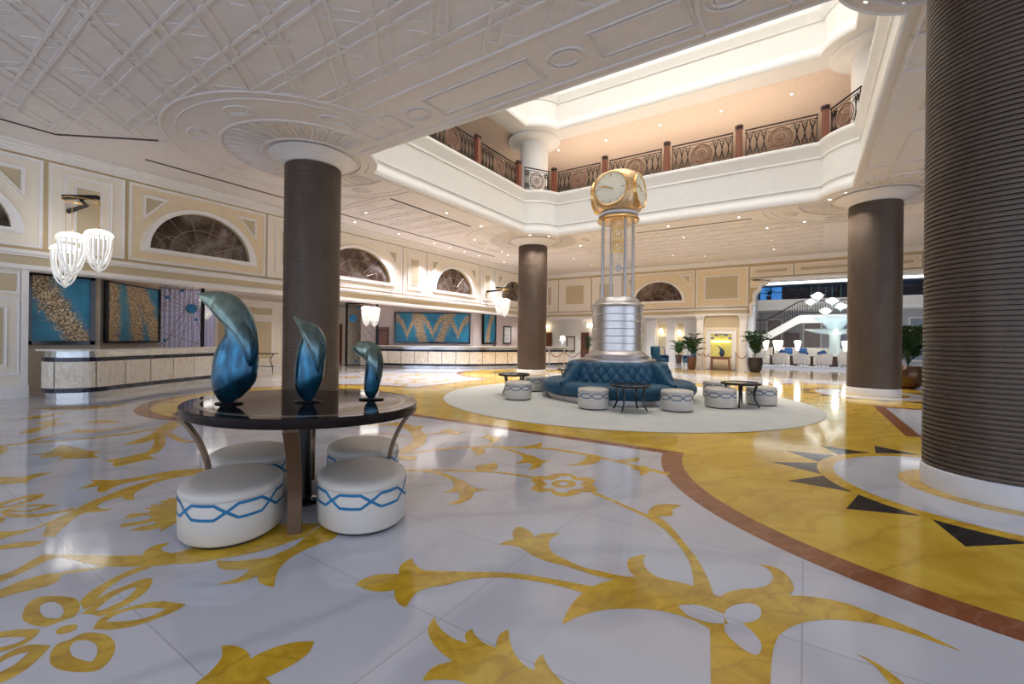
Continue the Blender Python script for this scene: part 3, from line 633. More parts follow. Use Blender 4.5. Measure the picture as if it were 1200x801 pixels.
downs([(-10.61, 11.76), (-10.65, 13.79), (-12.34, 15.52), (-12.8, 18.3)], H, 'one left of the atrium edge, going away', 'downlights left of the atrium')
downs([(-9.55, 16.05), (-9.0, 16.4)], 0 + H, 'of two at the atrium corner above the middle column', 'downlights at the atrium corners') if False else None
downs([(-9.77, 16.04), (-9.18, 16.62)], H, 'of two between the middle column and the atrium corner', 'downlights by the middle column')
downs([(-8.82, 19.01), (-4.45, 17.5), (-2.02, 17.5), (-.08, 19.37)], H, 'one beyond the rear atrium edge, left to right', 'downlights behind the atrium')
downs([(-10.53, 21.88), (-7.2, 20.6), (-4.37, 19.71), (-1.29, 19.71), (1.6, 20.8)], H, 'one in the middle row of the rear ceiling, left to right', 'downlights of the middle rear row')
downs([(-10.53, 24.24), (-7.4, 23.9), (-4.44, 22.31), (-1.3, 22.17), (-5.75, 23.51), (-4.38, 24.56), (-3.79, 24.12), (-1.3, 24.36)], H, 'one of the rows nearest the rear wall', 'downlights near the rear wall')
downs([(.58, 16.78), (.95, 16.25)], H, 'of two by the lounge column under the atrium corner', 'downlights by the lounge column')
downs([(1.0, 7.62), (.62, 7.3)], H, 'of two at the upper right near the huge column', 'downlights by the huge column')
downs([(-9.83, 18.66), (-7.56, 18.85), (-5.15, 18.7), (-2.83, 18.81), (-.51, 18.88)], 10.5, 'one in the peach gallery ceiling, left to right', 'downlights of the gallery ceiling')
# ------------------------------------------------------------------ walls
XL, YB = -15.4, 26.8
fL = lambda u, v, d=0: (XL+d, u, v)          # left wall: u along Y, d out into the hall
fB = lambda u, v, d=0: (u, YB-d, v)          # rear wall: u along X
def hell(c, z, a, b, n=28): return [(c+a*cos(pi*k/n), z+b*sin(pi*k/n)) for k in range(n+1)]
def ring2(mb, f, outer, inner, d0, d1):
    """frame moulding between two matching 2D loops, raised from d0 to d1"""
    n = len(outer); mid = [((o[0]+i[0])/2, (o[1]+i[1])/2) for o, i in zip(outer, inner)]
    rings = [[f(*p, d0) for p in outer], [f(*p, d1) for p in outer], [f(*p, d1*.6+d0*.4) for p in mid], [f(*p, d1*.8+d0*.2) for p in inner], [f(*p, d0) for p in inner]]
    mb.loft(list(map(list, rings)))
def rc(u0, u1, z0, z1): return [(u0, z0), (u1, z0), (u1, z1), (u0, z1)]
def panel(mb, f, u0, u1, z0, z1, fw=.09, field=1, d=.035, hole=None):
    """raised panel: field of material `field` in an ivory frame (material 0)"""
    mb.mi = 0; ring2(mb, f, rc(u0, u1, z0, z1), rc(u0+fw, u1-fw, z0+fw, z1-fw), 0, d)
    mb.mi = field
    if hole: filled([rc(u0+fw, u1-fw, z0+fw, z1-fw), hole], lambda u, v: f(u, v, d*.3), mb)
    else: mb.poly([f(*p, d*.3) for p in rc(u0+fw, u1-fw, z0+fw, z1-fw)])
WMATS = [IVORY, CREAM_L, BEIGE, CREAM, TAN]
RS = [0.4, 6.1, 11.78, 17.76, 23.45]; RW = [1.75, 1.34, 1.62, 1.45, 1.4]
ZB, ZT = 3.56, 5.68
lun = [hell(c, 3.97, w_, 1.22) for c, w_ in zip(RS, RW)]
mb = MB(); mb.mi = 4
wall_holes(mb, rc(-9, YB, 3.03, H), lun, lambda u, v: fL(u, v), lambda u, v: fL(u, v, -.25))
mb.box((XL-.3, -9, 3.0), (XL-.26, YB, H)) if False else None
mb.mi = 1; mb.box((XL-.3, -9, 0), (XL, 2.42, 3.04))
mb.mi = 0; mb.box((XL-.3, 2.42, 3.0), (XL, YB, 3.05))
wl = struct(mb.build('wall_left', WMATS))
t_ = MB()
PANS = [(-1.6, 2.66, 0), (2.75, 4.2, None), (4.29, 7.95, 1), (8.02, 9.4, None), (9.47, 14.08, 2), (14.15, 15.62, None), (15.7, 19.85, 3), (19.92, 21.3, None), (21.37, 25.5, 4), (25.57, 26.7, None)]
for u0, u1, k in PANS:
    if k is None:
        panel(t_, fL, u0, u1, ZB, ZT, .07, 1)
        panel(t_, lambda u, v, d=0: fL(u, v, d+.012), u0+.26, u1-.26, ZB+.22, ZT-.2, .06, 1)
        panel(t_, lambda u, v, d=0: fL(u, v, d+.024), u0+.46, u1-.46, ZB+.45, ZT-.42, .04, 2, .02)
    else:
        c, w_ = RS[k], RW[k]
        panel(t_, fL, u0, u1, ZB, ZT, .07, 3 if k == 1 else 1, hole=hell(c, 3.9, w_+.05, 1.29))
        t_.mi = 0; o1 = hell(c, 3.84, w_+.22, 1.46); o2 = hell(c, 3.97, w_, 1.22)
        ring2(t_, fL, o1, o2, 0, .07)
        for s in (-1, 1):      # little triangular spandrel frames
            ue = u0+.3 if s < 0 else u1-.3; z1 = ZT-.26
            tri = [(ue, z1), (ue-s*.62, z1), (ue, z1-.72)]
            cx = sum(p[0] for p in tri)/3; cz = sum(p[1] for p in tri)/3
            inn = [(p[0]+(cx-p[0])*.33, p[1]+(cz-p[1])*.33) for p in tri]
            t_.mi = 0; ring2(t_, fL, tri, inn, .012, .05); t_.mi = 2; t_.poly([fL(*p, .014) for p in inn])
t_.build('panel_molding', WMATS, wl)
# cornice and entablature
def band(f, u0, u1, steps, name, par):
    p = MB()
    for z0, z1, d, mi in steps:
        p.mi = mi; a, b_ = f(u0, z0, -.02), f(u1, z1, d)
        p.box(tuple(min(x, y) for x, y in zip(a, b_)), tuple(max(x, y) for x, y in zip(a, b_)))
    return struct(p.build(name, WMATS, par))
ENT = [(3.03, 3.10, .10, 0), (3.10, 3.14, .07, 0), (3.14, 3.34, .04, 2), (3.34, 3.39, .10, 0), (3.39, 3.44, .16, 0), (3.44, 3.48, .12, 0)]
COR = [(5.74, 5.79, .05, 0), (5.79, 5.84, .12, 0), (5.84, 5.89, .22, 0), (5.89, 5.945, .36, 0)]
band(fL, -9, YB, ENT, 'trim_entablature', wl); band(fL, -9, YB, COR, 'trim_cornice', wl)
p = MB(); p.mi = 0
panel(p, fL, .6, 2.3, .55, 2.35, .07, 1); panel(p, lambda u, v, d=0: fL(u, v, d+.012), .85, 2.1, .75, 2.15, .05, 2); panel(p, fL, .6, 2.3, 2.45, 2.95, .05, 2)
p.mi = 0; p.box((XL, -9, 0), (XL+.04, 2.46, .3)); p.box((XL, 2.32, .3), (XL+.05, 2.44, 3.03))
struct(p.build('trim_lower_panel', WMATS, wl))
# lunette windows
M_LG = None
m, nt, b = _nt('dark_lunette_glass'); v = coords(nt)
L(nt, ramp(nt, noise(nt, v, 1.3, 4, .6, .8), [(.35, (.035, .018, .012)), (.52, (.13, .085, .06)), (.66, (.26, .23, .21))]), b.inputs['Base Color'])
b.inputs['Roughness'].default_value = .08; M_LG = m
LEAD = pm('window_lead', (.30, .24, .19), .4, metal=.5)
def lunette(n, f, c, z, w_, h_):
    p = MB(); p.poly([f(u, v, -.12) for u, v in hell(c, z, w_, h_)])
    o = struct(p.build('window_%d' % n, M_LG))
    s = MB()
    for a in (25, 50, 75, 105, 130, 155):
        s.tube([f(c+w_*.28*cos(rad(a)), z+h_*.28*sin(rad(a)), -.1), f(c+w_*cos(rad(a)), z+h_*sin(rad(a)), -.1)], .013, 5)
    for q in (.28, .62): s.tube([f(u, v, -.1) for u, v in hell(c, z, w_*q, h_*q)], .013, 5)
    for e in (-.55, .55): s.tube([f(u, v, -.1) for u, v in hell(c+e*w_, z, w_*.3, h_*.36, 14)], .012, 5)
    s.build('window_muntin', LEAD, o)
for k, (c, w_) in enumerate(zip(RS, RW)): lunette(k+1, fL, c, 3.97, w_, 1.22)

# rear wall with the niche pier and the scalloped lounge arch
ARCH = [(-2.66, 0), (-2.66, 2.0), (-2.62, 2.6), (-2.52, 2.95), (-2.36, 3.05), (-2.42, 3.3), (-2.38, 3.5), (-2.24, 3.66), (-2.28, 3.9), (-2.2, 4.12), (-2.02, 4.3), (-2.0, 4.45), (-1.9, 4.58), (-1.72, 4.62), (-1.66, 4.74), (-1.45, 4.82), (10, 4.82)]
outer = [(-15.7, H), (-15.7, 3.0), (-5.15, 3.0), (-5.15, 0)] + ARCH + [(10, H)]
mb = MB(); mb.mi = 4
lb = hell(-7.37, 3.92, 1.38, 1.13)
filled([outer, lb], lambda u, v: fB(u, v), mb); filled([outer, lb], lambda u, v: fB(u, v, -.45), mb)
for h in (lb,):
    for k in range(len(h)): a, b_ = h[k], h[(k+1) % len(h)]; mb.poly([fB(*a), fB(*b_), fB(*b_, -.45), fB(*a, -.45)])
mb.mi = 0
for k in range(len(outer)): a, b_ = outer[k], outer[(k+1) % len(outer)]; mb.poly([fB(*a), fB(*b_), fB(*b_, -.45), fB(*a, -.45)])
wb = struct(mb.build('wall_rear', WMATS))
t_ = MB()
def bigpan(u0, u1, inner=True):
    panel(t_, fB, u0, u1, 3.46, 5.6, .07, 3 if u0 > -10 else 1)
    panel(t_, lambda u, v, d=0: fB(u, v, d+.012), u0+.42, u1-.42, 3.86, 5.22, .07, 2)
bigpan(-15.3, -14.05); bigpan(-13.95, -11.65); bigpan(-11.55, -9.6); bigpan(-5.22, -2.6)
panel(t_, fB, -9.5, -5.32, 3.46, 5.6, .07, 3, hole=hell(-7.37, 3.85, 1.44, 1.2))
t_.mi = 0; ring2(t_, fB, hell(-7.37, 3.78, 1.6, 1.37), hell(-7.37, 3.92, 1.38, 1.13), 0, .07)
for s in (-1, 1):
    ue = -7.37+s*1.85; tri = [(ue, 5.38), (ue-s*.6, 5.38), (ue, 4.75)]; cx = sum(q[0] for q in tri)/3; cz = sum(q[1] for q in tri)/3
    inn = [(q[0]+(cx-q[0])*.33, q[1]+(cz-q[1])*.33) for q in tri]
    t_.mi = 0; ring2(t_, fB, tri, inn, .012, .05); t_.mi = 2; t_.poly([fB(*q, .014) for q in inn])
for u0, u1 in ((-2.5, -.58), (-.5, 2.2), (2.3, 4.3), (4.4, 7.4), (7.5, 9.9)):
    panel(t_, fB, u0, u1, 5.02, 5.58, .06, 3); panel(t_, lambda u, v, d=0: fB(u, v, d+.012), u0+.2, u1-.2, 5.17, 5.43, .04, 2, .02)
panel(t_, fB, -2.5, -1.95, 4.45, 4.9, .04, 3)
t_.build('panel_molding', WMATS, wb)
band(fB, -15.4, -2.62, [(3.0, 3.07, .10, 0), (3.07, 3.1, .07, 0), (3.1, 3.28, .04, 2), (3.28, 3.33, .10, 0), (3.33, 3.38, .15, 0)], 'trim_entablature', wb)
band(fB, -15.4, 10, [(5.68, 5.73, .05, 4), (5.73, 5.79, .12, 0), (5.79, 5.86, .22, 0), (5.86, 5.945, .36, 0)], 'trim_cornice', wb)
p = MB(); p.mi = 0                                   # pilasters, niche frame, arch rim
for u0, u1 in ((-5.15, -4.79), (-2.98, -2.66)):
    p.box((u0, YB-.12, 0), (u1, YB, 2.78)); p.box((u0-.04, YB-.17, 0), (u1+.04, YB, .26))
    for k, e in enumerate((.02, .05, .08)): p.box((u0-e, YB-.12-e, 2.78+.08*k), (u1+e, YB, 2.86+.08*k))
p.mi = 2; p.poly([fB(*q, .01) for q in rc(-4.79, -2.98, 2.34, 3.0)])
p.mi = 3; p.poly([fB(*q, .008) for q in rc(-4.79, -2.98, 0, 2.34)])
p.mi = 0; ring2(p, fB, [(-4.66, .02), (-4.66, 2.24), (-3.12, 2.24), (-3.12, .02)], [(-4.42, .02), (-4.42, 2.0), (-3.36, 2.0), (-3.36, .02)], .0, .09)
rim = spline([(u, z, 0) for u, z in ARCH[:-1]] + [(10, 4.82, 1)], 3, False)
p.loft([[fB(u, z, d) for u, z in rim] for d in (-.46, .06)], False); p.loft([[fB(u-.13*(1 if z < 4.8 else 0), z+(.1 if z > 3 else 0), .06) for u, z in rim], [fB(u, z, .06) for u, z in rim]], False)
struct(p.build('trim_niche_and_arch', WMATS, wb))
lunette(6, fB, -7.37, 3.92, 1.38, 1.13)
NICHE = marble('yellow_onyx_niche', (.62, .55, .10), (.78, .70, .22), (.85, .8, .4), .3, 1.5, .3)
p = MB(); p.box((-4.42, YB-.03, .72), (-3.36, YB-.012, 2.0)); p.build('niche_panel', NICHE, wb)

# reception recess behind the left wall, corridor behind the rear wall
p = MB(); p.mi = 0
p.box((-22.3, 2.0, 0), (-22, 37, 3.4)); p.box((-22, 2.0, 0), (-16.1, 2.3, 3.4))
RW_ = struct(p.build('wall_recess', [CREAM_L]))
q = MB(); fR = lambda u, v, d=0: (-22+d, u, v)
for u0, u1 in ((5.2, 7.6), (8.2, 8.8), (9.2, 11.8), (12.2, 12.7), (13.2, 15.2)):
    panel(q, fR, u0, u1, .35, 2.35, .1, 2); panel(q, fR, u0, u1, 2.5, 3.0, .08, 2)
q.mi = 0; q.box((-22, 2.3, 0), (-21.94, 36, .2)); q.box((-22, 2.3, 3.1), (-21.85, 36, 3.25))
q.build('panel_molding', WMATS, RW_)
p = MB(); p.box((-22.3, 2, 3.38), (-15.7, 27.2, 3.5)); p.box((-22.3, 27.2, 3.38), (-3.2, 36.3, 3.5)); struct(p.build('ceiling_recess', PINK))
def wallpath(pts, h, t, name, mat):
    p = MB()
    for a, b_ in zip(pts[:-1], pts[1:]):
        d = Vector((b_[0]-a[0], b_[1]-a[1])).normalized(); n = Vector((-d.y, d.x))*t
        p.prism([a, b_, (b_[0]+n.x, b_[1]+n.y), (a[0]+n.x, a[1]+n.y)], 0, h)
    return struct(p.build(name, mat))
wallpath([(-16.12, 2.3), (-16.12, 3.9), (-16.7, 4.45), (-17.3, 5.1), (-17.68, 5.72)], 3.38, .12, 'wall_desk_left', pm('mauve_grasscloth', (.60, .50, .38), .7, var=.08, stretch=(20, 20, 1)))
w2 = wallpath([(-20.6, 15.9), (-19.45, 17.3), (-15.85, 20.0), (-16.12, 20.9), (-16.12, 26.8)], 3.38, .12, 'wall_desk_rear', PINK)
p = MB(); p.box((-22.3, 36, 0), (-3.2, 36.3, 3.4)); wc = struct(p.build('wall_corridor', [CREAM_L]))
q = MB(); fC = lambda u, v, d=0: (u, 36-d, v)
for u0, u1 in ((-10.7, -10.0), (-9.05, -8.5), (-7.75, -6.8)):
    q.mi = 0; q.box((u0, 35.8, 0), (u1, 36, 3.4)); q.box((u0-.06, 35.74, 0), (u1+.06, 36, .3)); q.box((u0-.06, 35.74, 3.1), (u1+.06, 36, 3.25))
for u0, u1 in ((-9.9, -9.15), (-8.4, -7.85), (-12.2, -10.9)): panel(q, fC, u0, u1, .3, 2.0, .08, 2); panel(q, fC, u0, u1, 2.1, 3.0, .06, 2)
q.build('pilaster_molding', WMATS, wc)
p = MB(); p.box((-5.1, 27.25, 0), (-4.8, 36, 3.4)); struct(p.build('wall_corridor_side', CREAM_L))

# lounge shell beyond the arch
p = MB(); p.mi = 1; p.box((-4.6, 40, 0), (12, 40.3, 7)); p.box((-3.3, 27.25, 0), (-3.0, 40, 7)); p.box((11.7, 27.25, 0), (12, 40, 7)); struct(p.build('wall_lounge', [WHITE, pm('lounge_grey_wall', (.50, .49, .50), .6)]))
p = MB(); p.box((-3, 31.5, 0), (12, 40, .13)); struct(p.build('floor_lounge_platform', pm('white_step_stone', (.72, .72, .75), .3)))
p = MB(); p.box((-3, 37.4, 3.9), (11.7, 40, 4.62)); p.box((-3, 37.3, 4.56), (11.7, 40, 4.66)); p.box((-3, 37.33, 4.2), (11.7, 37.4, 4.24)); struct(p.build('trim_lounge_balcony', WHITE))
p = MB(); p.box((-3, 36.6, 5.85), (11.7, 40, 5.93)); p.box((-3, 36.4, 5.62), (11.7, 36.7, 5.8)); struct(p.build('ceiling_lounge', WHITE))
p = MB(); p.box((-3, 36.28, 5.66), (11.7, 36.39, 5.76)); struct(p.build('trim_light_cove', emis('lit_cove_strip', (.92, .95, 1), 2.2)))
BLUEG = pm('blue_lit_glass', (.03, .12, .30), .1, emit=(.05, .22, .6), es=.5, vscale=1.2, var=.5)
DKG = pm('dark_window_glass', (.02, .025, .05), .08, var=.5, vscale=2)
for n_, (x0, x1, mt) in enumerate(((-2.9, -1.45, BLUEG), (-1.4, .15, DKG), (.2, 1.8, DKG), (1.85, 3.3, DKG), (3.35, 5.0, BLUEG), (5.05, 7, DKG))):
    p = MB(); p.box((x0, 37.9, 4.66), (x1, 37.95, 5.62)); o = struct(p.build('window_%d' % (n_+7), mt))
    p = MB()
    for e in (x0, (x0+x1)/2, x1): p.box((e-.03, 37.84, 4.66), (e+.03, 37.9, 5.62))
    p.box((x0, 37.84, 5.2), (x1, 37.9, 5.24)); p.build('window_frame', BLACKM, o)
p = MB(); p.mi = 0
fN = lambda u, v, d=0: (u, 40-d, v)
for u0, u1 in ((-2.6, -1.5), (-.2, 1.0), (1.6, 3.2), (3.8, 5.2), (5.8, 7.4)): panel(p, fN, u0, u1, .4, 3.4, .1, 2 if u0 < 1 else 1)
struct(p.build('trim_lounge_panels', [WHITE, pm('lounge_blue_grey_panel', (.30, .33, .42), .5), pm('lounge_taupe_panel', (.36, .30, .27), .5)]))
p = MB(); p.box((-1.35, 39.6, .13), (-.4, 39.98, 2.3)); struct(p.build('door_5', WOODD))  # added dark box stands in for the dark opening beneath the stair
# side of the hall beyond the huge column
p = MB(); p.box((10, 14, 0), (10.3, 26.8, H)); struct(p.build('wall_right', CREAM_L))
# ------------------------------------------------------------------ oval table, vases, ottomans
TC = (-3.8, 2.33); TZ = .93
TOPM = pm('dark_gloss_veneer', (.013, .009, .008), .06, var=.3, vscale=3, spec=.35)
TBAND = pm('champagne_inlay', (.30, .23, .16), .18, metal=.5)
TOPM.node_tree.nodes['Principled BSDF'].inputs['IOR'].default_value = 1.28
t = thing('oval_table', 'large dark glossy oval table holding three blue vases, white ottomans tucked under', 'table', (*TC, 0))
p = MB(); a, b_ = 1.1, .90
def orings(prof): return [[((a+e)*cos(2*pi*k/96), (b_+e)*sin(2*pi*k/96), z) for k in range(96)] for e, z in prof]
p.loft(orings([(-.05, TZ-.078), (-.004, TZ-.075), (0, TZ-.07), (0, TZ-.006), (-.006, TZ)]), True, True, True); p.build('tabletop', TOPM, t, True)
p = MB(); p.loft(orings([(-.10, TZ+.0005), (-.10, TZ+.0012), (-.15, TZ+.0012), (-.15, TZ+.0005)]), True); p.build('inlay_band', TBAND, t)
def leg_path(an):
    P = []
    for k in range(17):
        q = k/16; z = (TZ-.08)*(1-q)
        g_ = .74 if an in (rad(-40), rad(140)) else .82; e = g_ + (1.1-g_)*max(0, (1-q*1.35))**2.2
        P.append((e*cos(an)*.98, e*sin(an)*.86, z))
    return P
for an in (rad(-40), rad(54), rad(140), rad(234)):
    p = MB(); p.ribbon(leg_path(an), .1, .022, (-sin(an), cos(an), 0)); p.build('leg', BRONZE, t)
p = MB()
for an in (rad(-40), rad(50)):
    d = Vector((cos(an)*.7, sin(an)*.6, 0)); n = Vector((-d.y, d.x, 0)).normalized()*.05
    pass
p.lathe([(.13, .005), (.13, .03), (.07, .05), (.06, .6), (.09, TZ-.08)], 24); p.build('pedestal_base', DARK, t, True)

# iridescent leaf-shaped vases
def vase_mat(name, hgt, k=1.9, o=-1.0):
    m, nt, b = _nt(name)
    v = coords(nt)
    sx = nt.nodes.new('ShaderNodeSeparateXYZ'); L(nt, v, sx.inputs[0])
    n1 = noise(nt, coords(nt, (3, 3, .8)), 5, 5, .6)
    blue = ramp(nt, n1, [(.3, (.003, .020, .042)), (.5, (.008, .078, .145)), (.7, (.026, .19, .31))])
    grn = ramp(nt, n1, [(.3, (.10, .15, .11)), (.7, (.30, .36, .26))])
    ma = nt.nodes.new('ShaderNodeMath'); ma.operation = 'MULTIPLY_ADD'; ma.inputs[1].default_value = k/hgt; ma.inputs[2].default_value = o
    L(nt, sx.outputs['Z'], ma.inputs[0])
    cl = nt.nodes.new('ShaderNodeClamp'); L(nt, ma.outputs[0], cl.inputs[0])
    L(nt, mixc(nt, cl.outputs[0], blue, grn), b.inputs['Base Color'])
    b.inputs['Metallic'].default_value = .85; b.inputs['Roughness'].default_value = .26
    b.inputs['Coat Weight'].default_value = .5; b.inputs['Coat Roughness'].default_value = .08
    bump(nt, b, noise(nt, coords(nt, (9, 9, 1.5)), 12, 3), .02, .003)
    return m
def vase(loc, s, spine, out, crease, base, label, depth=.82):
    """spine: (x, y, half width) in sketch units s (metres per unit), y down from base"""
    bx, by = base
    t = thing('leaf_vase', label, 'vase', (loc[0], loc[1], TZ+.002), A, 'blue leaf vases on the oval table')
    f = lambda x, y: ((x-bx)*s, (by-y)*s+.012)
    ctr = [f(x, y) for x, y, w_ in spine]; hw = [w_*s for _, _, w_ in spine]
    C = spline([(c[0], c[1]) for c in ctr], 6, False); W = [q[1] for q in spline([(i, w_) for i, w_ in enumerate(hw)], 6, False)]
    p = MB(); rings = []
    for i, c in enumerate(C):
        q = C[max(0, i-1)]; r = C[min(len(C)-1, i+1)]; tx, tz = r[0]-q[0], r[1]-q[1]; l = hypot(tx, tz); tx /= l; tz /= l
        nx, nz = tz, -tx; w_ = max(W[i], .0015)
        fl = depth*(1-.35*i/len(C))
        rings.append([(c[0]+nx*w_*cos(2*pi*k/40), -w_*fl*sin(2*pi*k/40), c[1]+nz*w_*cos(2*pi*k/40)) for k in range(40)])
    hgt = max(c[1] for c in C)
    M = vase_mat('iridescent_blue_glaze', hgt)
    p.loft(rings, True, True, True); p.build('body', M, t, True, 70)
    # the rolled-over leaf edge
    O = spline([f(*q) for q in out], 6, False); K = spline([f(*q) for q in crease], 6, False)
    def resample(P, n):
        ds = [0]
        for a_, b2 in zip(P[:-1], P[1:]): ds.append(ds[-1]+hypot(b2[0]-a_[0], b2[1]-a_[1]))
        o = []; j = 0
        for k in range(n):
            d = ds[-1]*k/(n-1)
            while j < len(ds)-2 and ds[j+1] < d: j += 1
            q = (d-ds[j])/max(1e-9, ds[j+1]-ds[j]); o.append((P[j][0]+(P[j+1][0]-P[j][0])*q, P[j][1]+(P[j+1][1]-P[j][1])*q))
        return o
    N = 40; O = resample(O, N); K = resample(K, N)
    def front(x, z):      # depth of the body's near face under a silhouette point
        best = 0
        for c, w_, i in zip(C, W, range(len(C))):
            d = hypot(c[0]-x, c[1]-z); fl = depth*(1-.35*i/len(C))
            if d < w_: best = max(best, fl*sqrt(max(0, w_*w_-d*d)))
        return best
    p = MB(); rows = []
    for k in range(N):
        o, c = O[k], K[k]; gap = hypot(o[0]-c[0], o[1]-c[1]); row = []
        yk = front(*c) + .030*max(0, sin(pi*min(1, (k+1)/N*1.02)))**.6 + .004
        for j in range(9):
            q = j/8; x = c[0]+(o[0]-c[0])*q; z = c[1]+(o[1]-c[1])*q
            y = yk*cos(q*pi/2)**.8 + .12*gap*sin(pi*q)
            row.append((x, -y, z))
        row.insert(0, (c[0]+.010, -max(0, yk-.040), c[1]+.010))
        rows.append(row)
    p.loft(rows, False); p.build('leaf_fold', vase_mat('iridescent_green_fold', hgt, 1.8, -.75), t, True, 60)
    p = MB(); p.tube([r[1] for r in rows], [.003+.006*sin(pi*k/(N-1)) for k in range(N)], 8); p.build('fold_rim', vase_mat('fold_rim_highlight', hgt, 1.6, -.55), t, True)  # paler tube stands in for the highlight along the fold
    p = MB(); p.lathe([(.115, .0), (.118, .006), (.105, .012), (.03, .013)], 32, sy=.6); p.build('stand', BLACKM, t, True)
    return t
vase((-4.08, 1.82), .00754/5.01, [(268,715,30),(266,690,60),(272,640,92),(285,590,112),(300,540,121),(308,460,117),(325,390,100),(332,320,86),(310,245,84),(265,190,74),(205,150,53),(145,122,28),(85,108,2)],
     [(85,108),(140,91),(240,95),(320,130),(372,200),(407,280),(427,360),(432,440),(420,510)], [(85,112),(140,165),(220,230),(300,290),(350,340),(385,405),(402,470),(408,510)], (268, 715), 'tallest blue-green leaf vase with broad drooping tip, leftmost on the oval table')
vase((-3.66, 2.28), .00754/6.16, [(175,675,26),(172,635,58),(168,570,86),(177,490,101),(186,400,103),(196,320,100),(203,250,92),(186,190,76),(150,142,45),(110,106,20),(65,70,2)],
     [(65,70),(115,88),(172,116),(240,160),(285,215),(300,300),(291,390),(272,470)], [(65,74),(100,118),(140,165),(200,260),(245,360),(260,430),(264,465),(266,480)], (175, 675), 'middle blue leaf vase with an upright pointed tip on the oval table')
vase((-3.37, 2.73), .00795/6.16, [(645,675,20),(642,640,44),(645,590,54),(655,520,62),(663,450,64),(662,390,62),(640,335,58),(602,306,40),(555,296,26),(500,310,2)],
     [(500,310),(530,282),(575,268),(640,266),(700,310),(726,400),(723,490),(712,550)], [(500,314),(530,345),(560,368),(620,395),(670,450),(690,520),(698,550)], (645, 675), 'smallest blue leaf vase with curled-over tip, rightmost on the oval table')

# ottomans
LEA = pm('cream_leather', (.62, .575, .51), .38, var=.04, vscale=3, bmp=.04)
BLUEB = pm('blue_stitched_band', (.01, .17, .36), .45, var=.2)
BASEK = pm('dark_ottoman_base', (.03, .028, .03), .5)
def make_ottoman(a, b_, h, n, label, amp=.05, zb=None, bw=.021):
    t = bpy.data.objects.new('ottoman', None); COL.objects.link(t)
    zb = zb or h*.66
    def rings(prof): return [[((a+e)*cos(2*pi*k/64), (b_+e)*sin(2*pi*k/64), z) for k in range(64)] for e, z in prof]
    p = MB(); p.loft(rings([(-.035, .002), (-.03, .022), (-.05, .03)]), True, True, True); p.build('base', BASEK, t)
    p = MB(); p.loft(rings([(-.04, .02), (-.012, .024), (0, .04), (.004, h*.4), (0, h*.80), (-.008, h*.82), (-.03, h*.825)]), True, True, True); p.build('body', LEA, t, True, 50)
    top = [(-.012, h*.815), (.0, h*.83), (.003, h*.88), (-.006, h*.93), (-.03, h*.97), (-.08, h*.99)]
    m_ = min(a, b_); top += [(-m_*.5, h*1.005), (-m_*.95, h*1.008)]
    p = MB(); p.loft(rings(top), True, True, True); p.build('cushion', LEA, t, True, 50)
    per = [0.]; S = 400
    pts = [((a+.0045)*cos(2*pi*k/S), (b_+.0045)*sin(2*pi*k/S)) for k in range(S+1)]
    for q, r in zip(pts[:-1], pts[1:]): per.append(per[-1]+hypot(r[0]-q[0], r[1]-q[1]))
    def onp(s):
        s = (s % 1)*per[-1]; lo = min(S-1, int(s/per[-1]*S))
        while lo > 0 and per[lo] > s: lo -= 1
        while lo < S-1 and per[lo+1] < s: lo += 1
        q = (s-per[lo])/(per[lo+1]-per[lo]); return (pts[lo][0]+(pts[lo+1][0]-pts[lo][0])*q, pts[lo][1]+(pts[lo+1][1]-pts[lo][1])*q)
    p = MB()
    def zf(u): # one hexagon period
        u %= 2; s = 1 if u < 1 else -1; u %= 1
        return s*amp*(min(1, u/.24, (1-u)/.24))
    for sg in (1, -1):
        P = []
        for k in range(n):
            for q in (0, .06, .12, .18, .24, .34, .45, .55, .66, .76, .82, .88, .94): P.append(((k+q)/n, zb+sg*zf(k+q)))
        P.append((1.0, zb+sg*zf(n)))
        rows = []
        for k, (s, z) in enumerate(P):
            x, y = onp(s); s0, z0 = P[max(0, k-1)]; s1, z1 = P[min(len(P)-1, k+1)]
            dl = (s1-s0)*per[-1]; dz = z1-z0; l = hypot(dl, dz) or 1
            nz = dl/l*bw/2; ns = -dz/l*bw/2/per[-1]
            xa, ya = onp(s+ns); xb, yb_ = onp(s-ns)
            rows.append([(xa, ya, z+nz), (xb, yb_, z-nz)])
        p.loft(rows, False)
    p.build('hexagon_band', BLUEB, t)
    return t
ot = make_ottoman(.44, .35, .405, 8, '')
for k, (x, y, rz, l) in enumerate(((-3.754, 1.714, 5.763, 'front left one under the oval table'), (-3.104, 2.434, rad(-30), 'front right one under the oval table'),
                                   (-4.50, 2.215, rad(-30), 'rear left one under the oval table'), (-3.86, 3.03, rad(-30), 'rear right one under the oval table'))):
    o = ot if k == 0 else dup(ot)
    o.location = (x, y, .0035); o.rotation_euler = (0, 0, rz); tag(o, 'oval cream ottoman with blue hexagons, ' + l, 'ottoman', 'oval ottomans under the table')

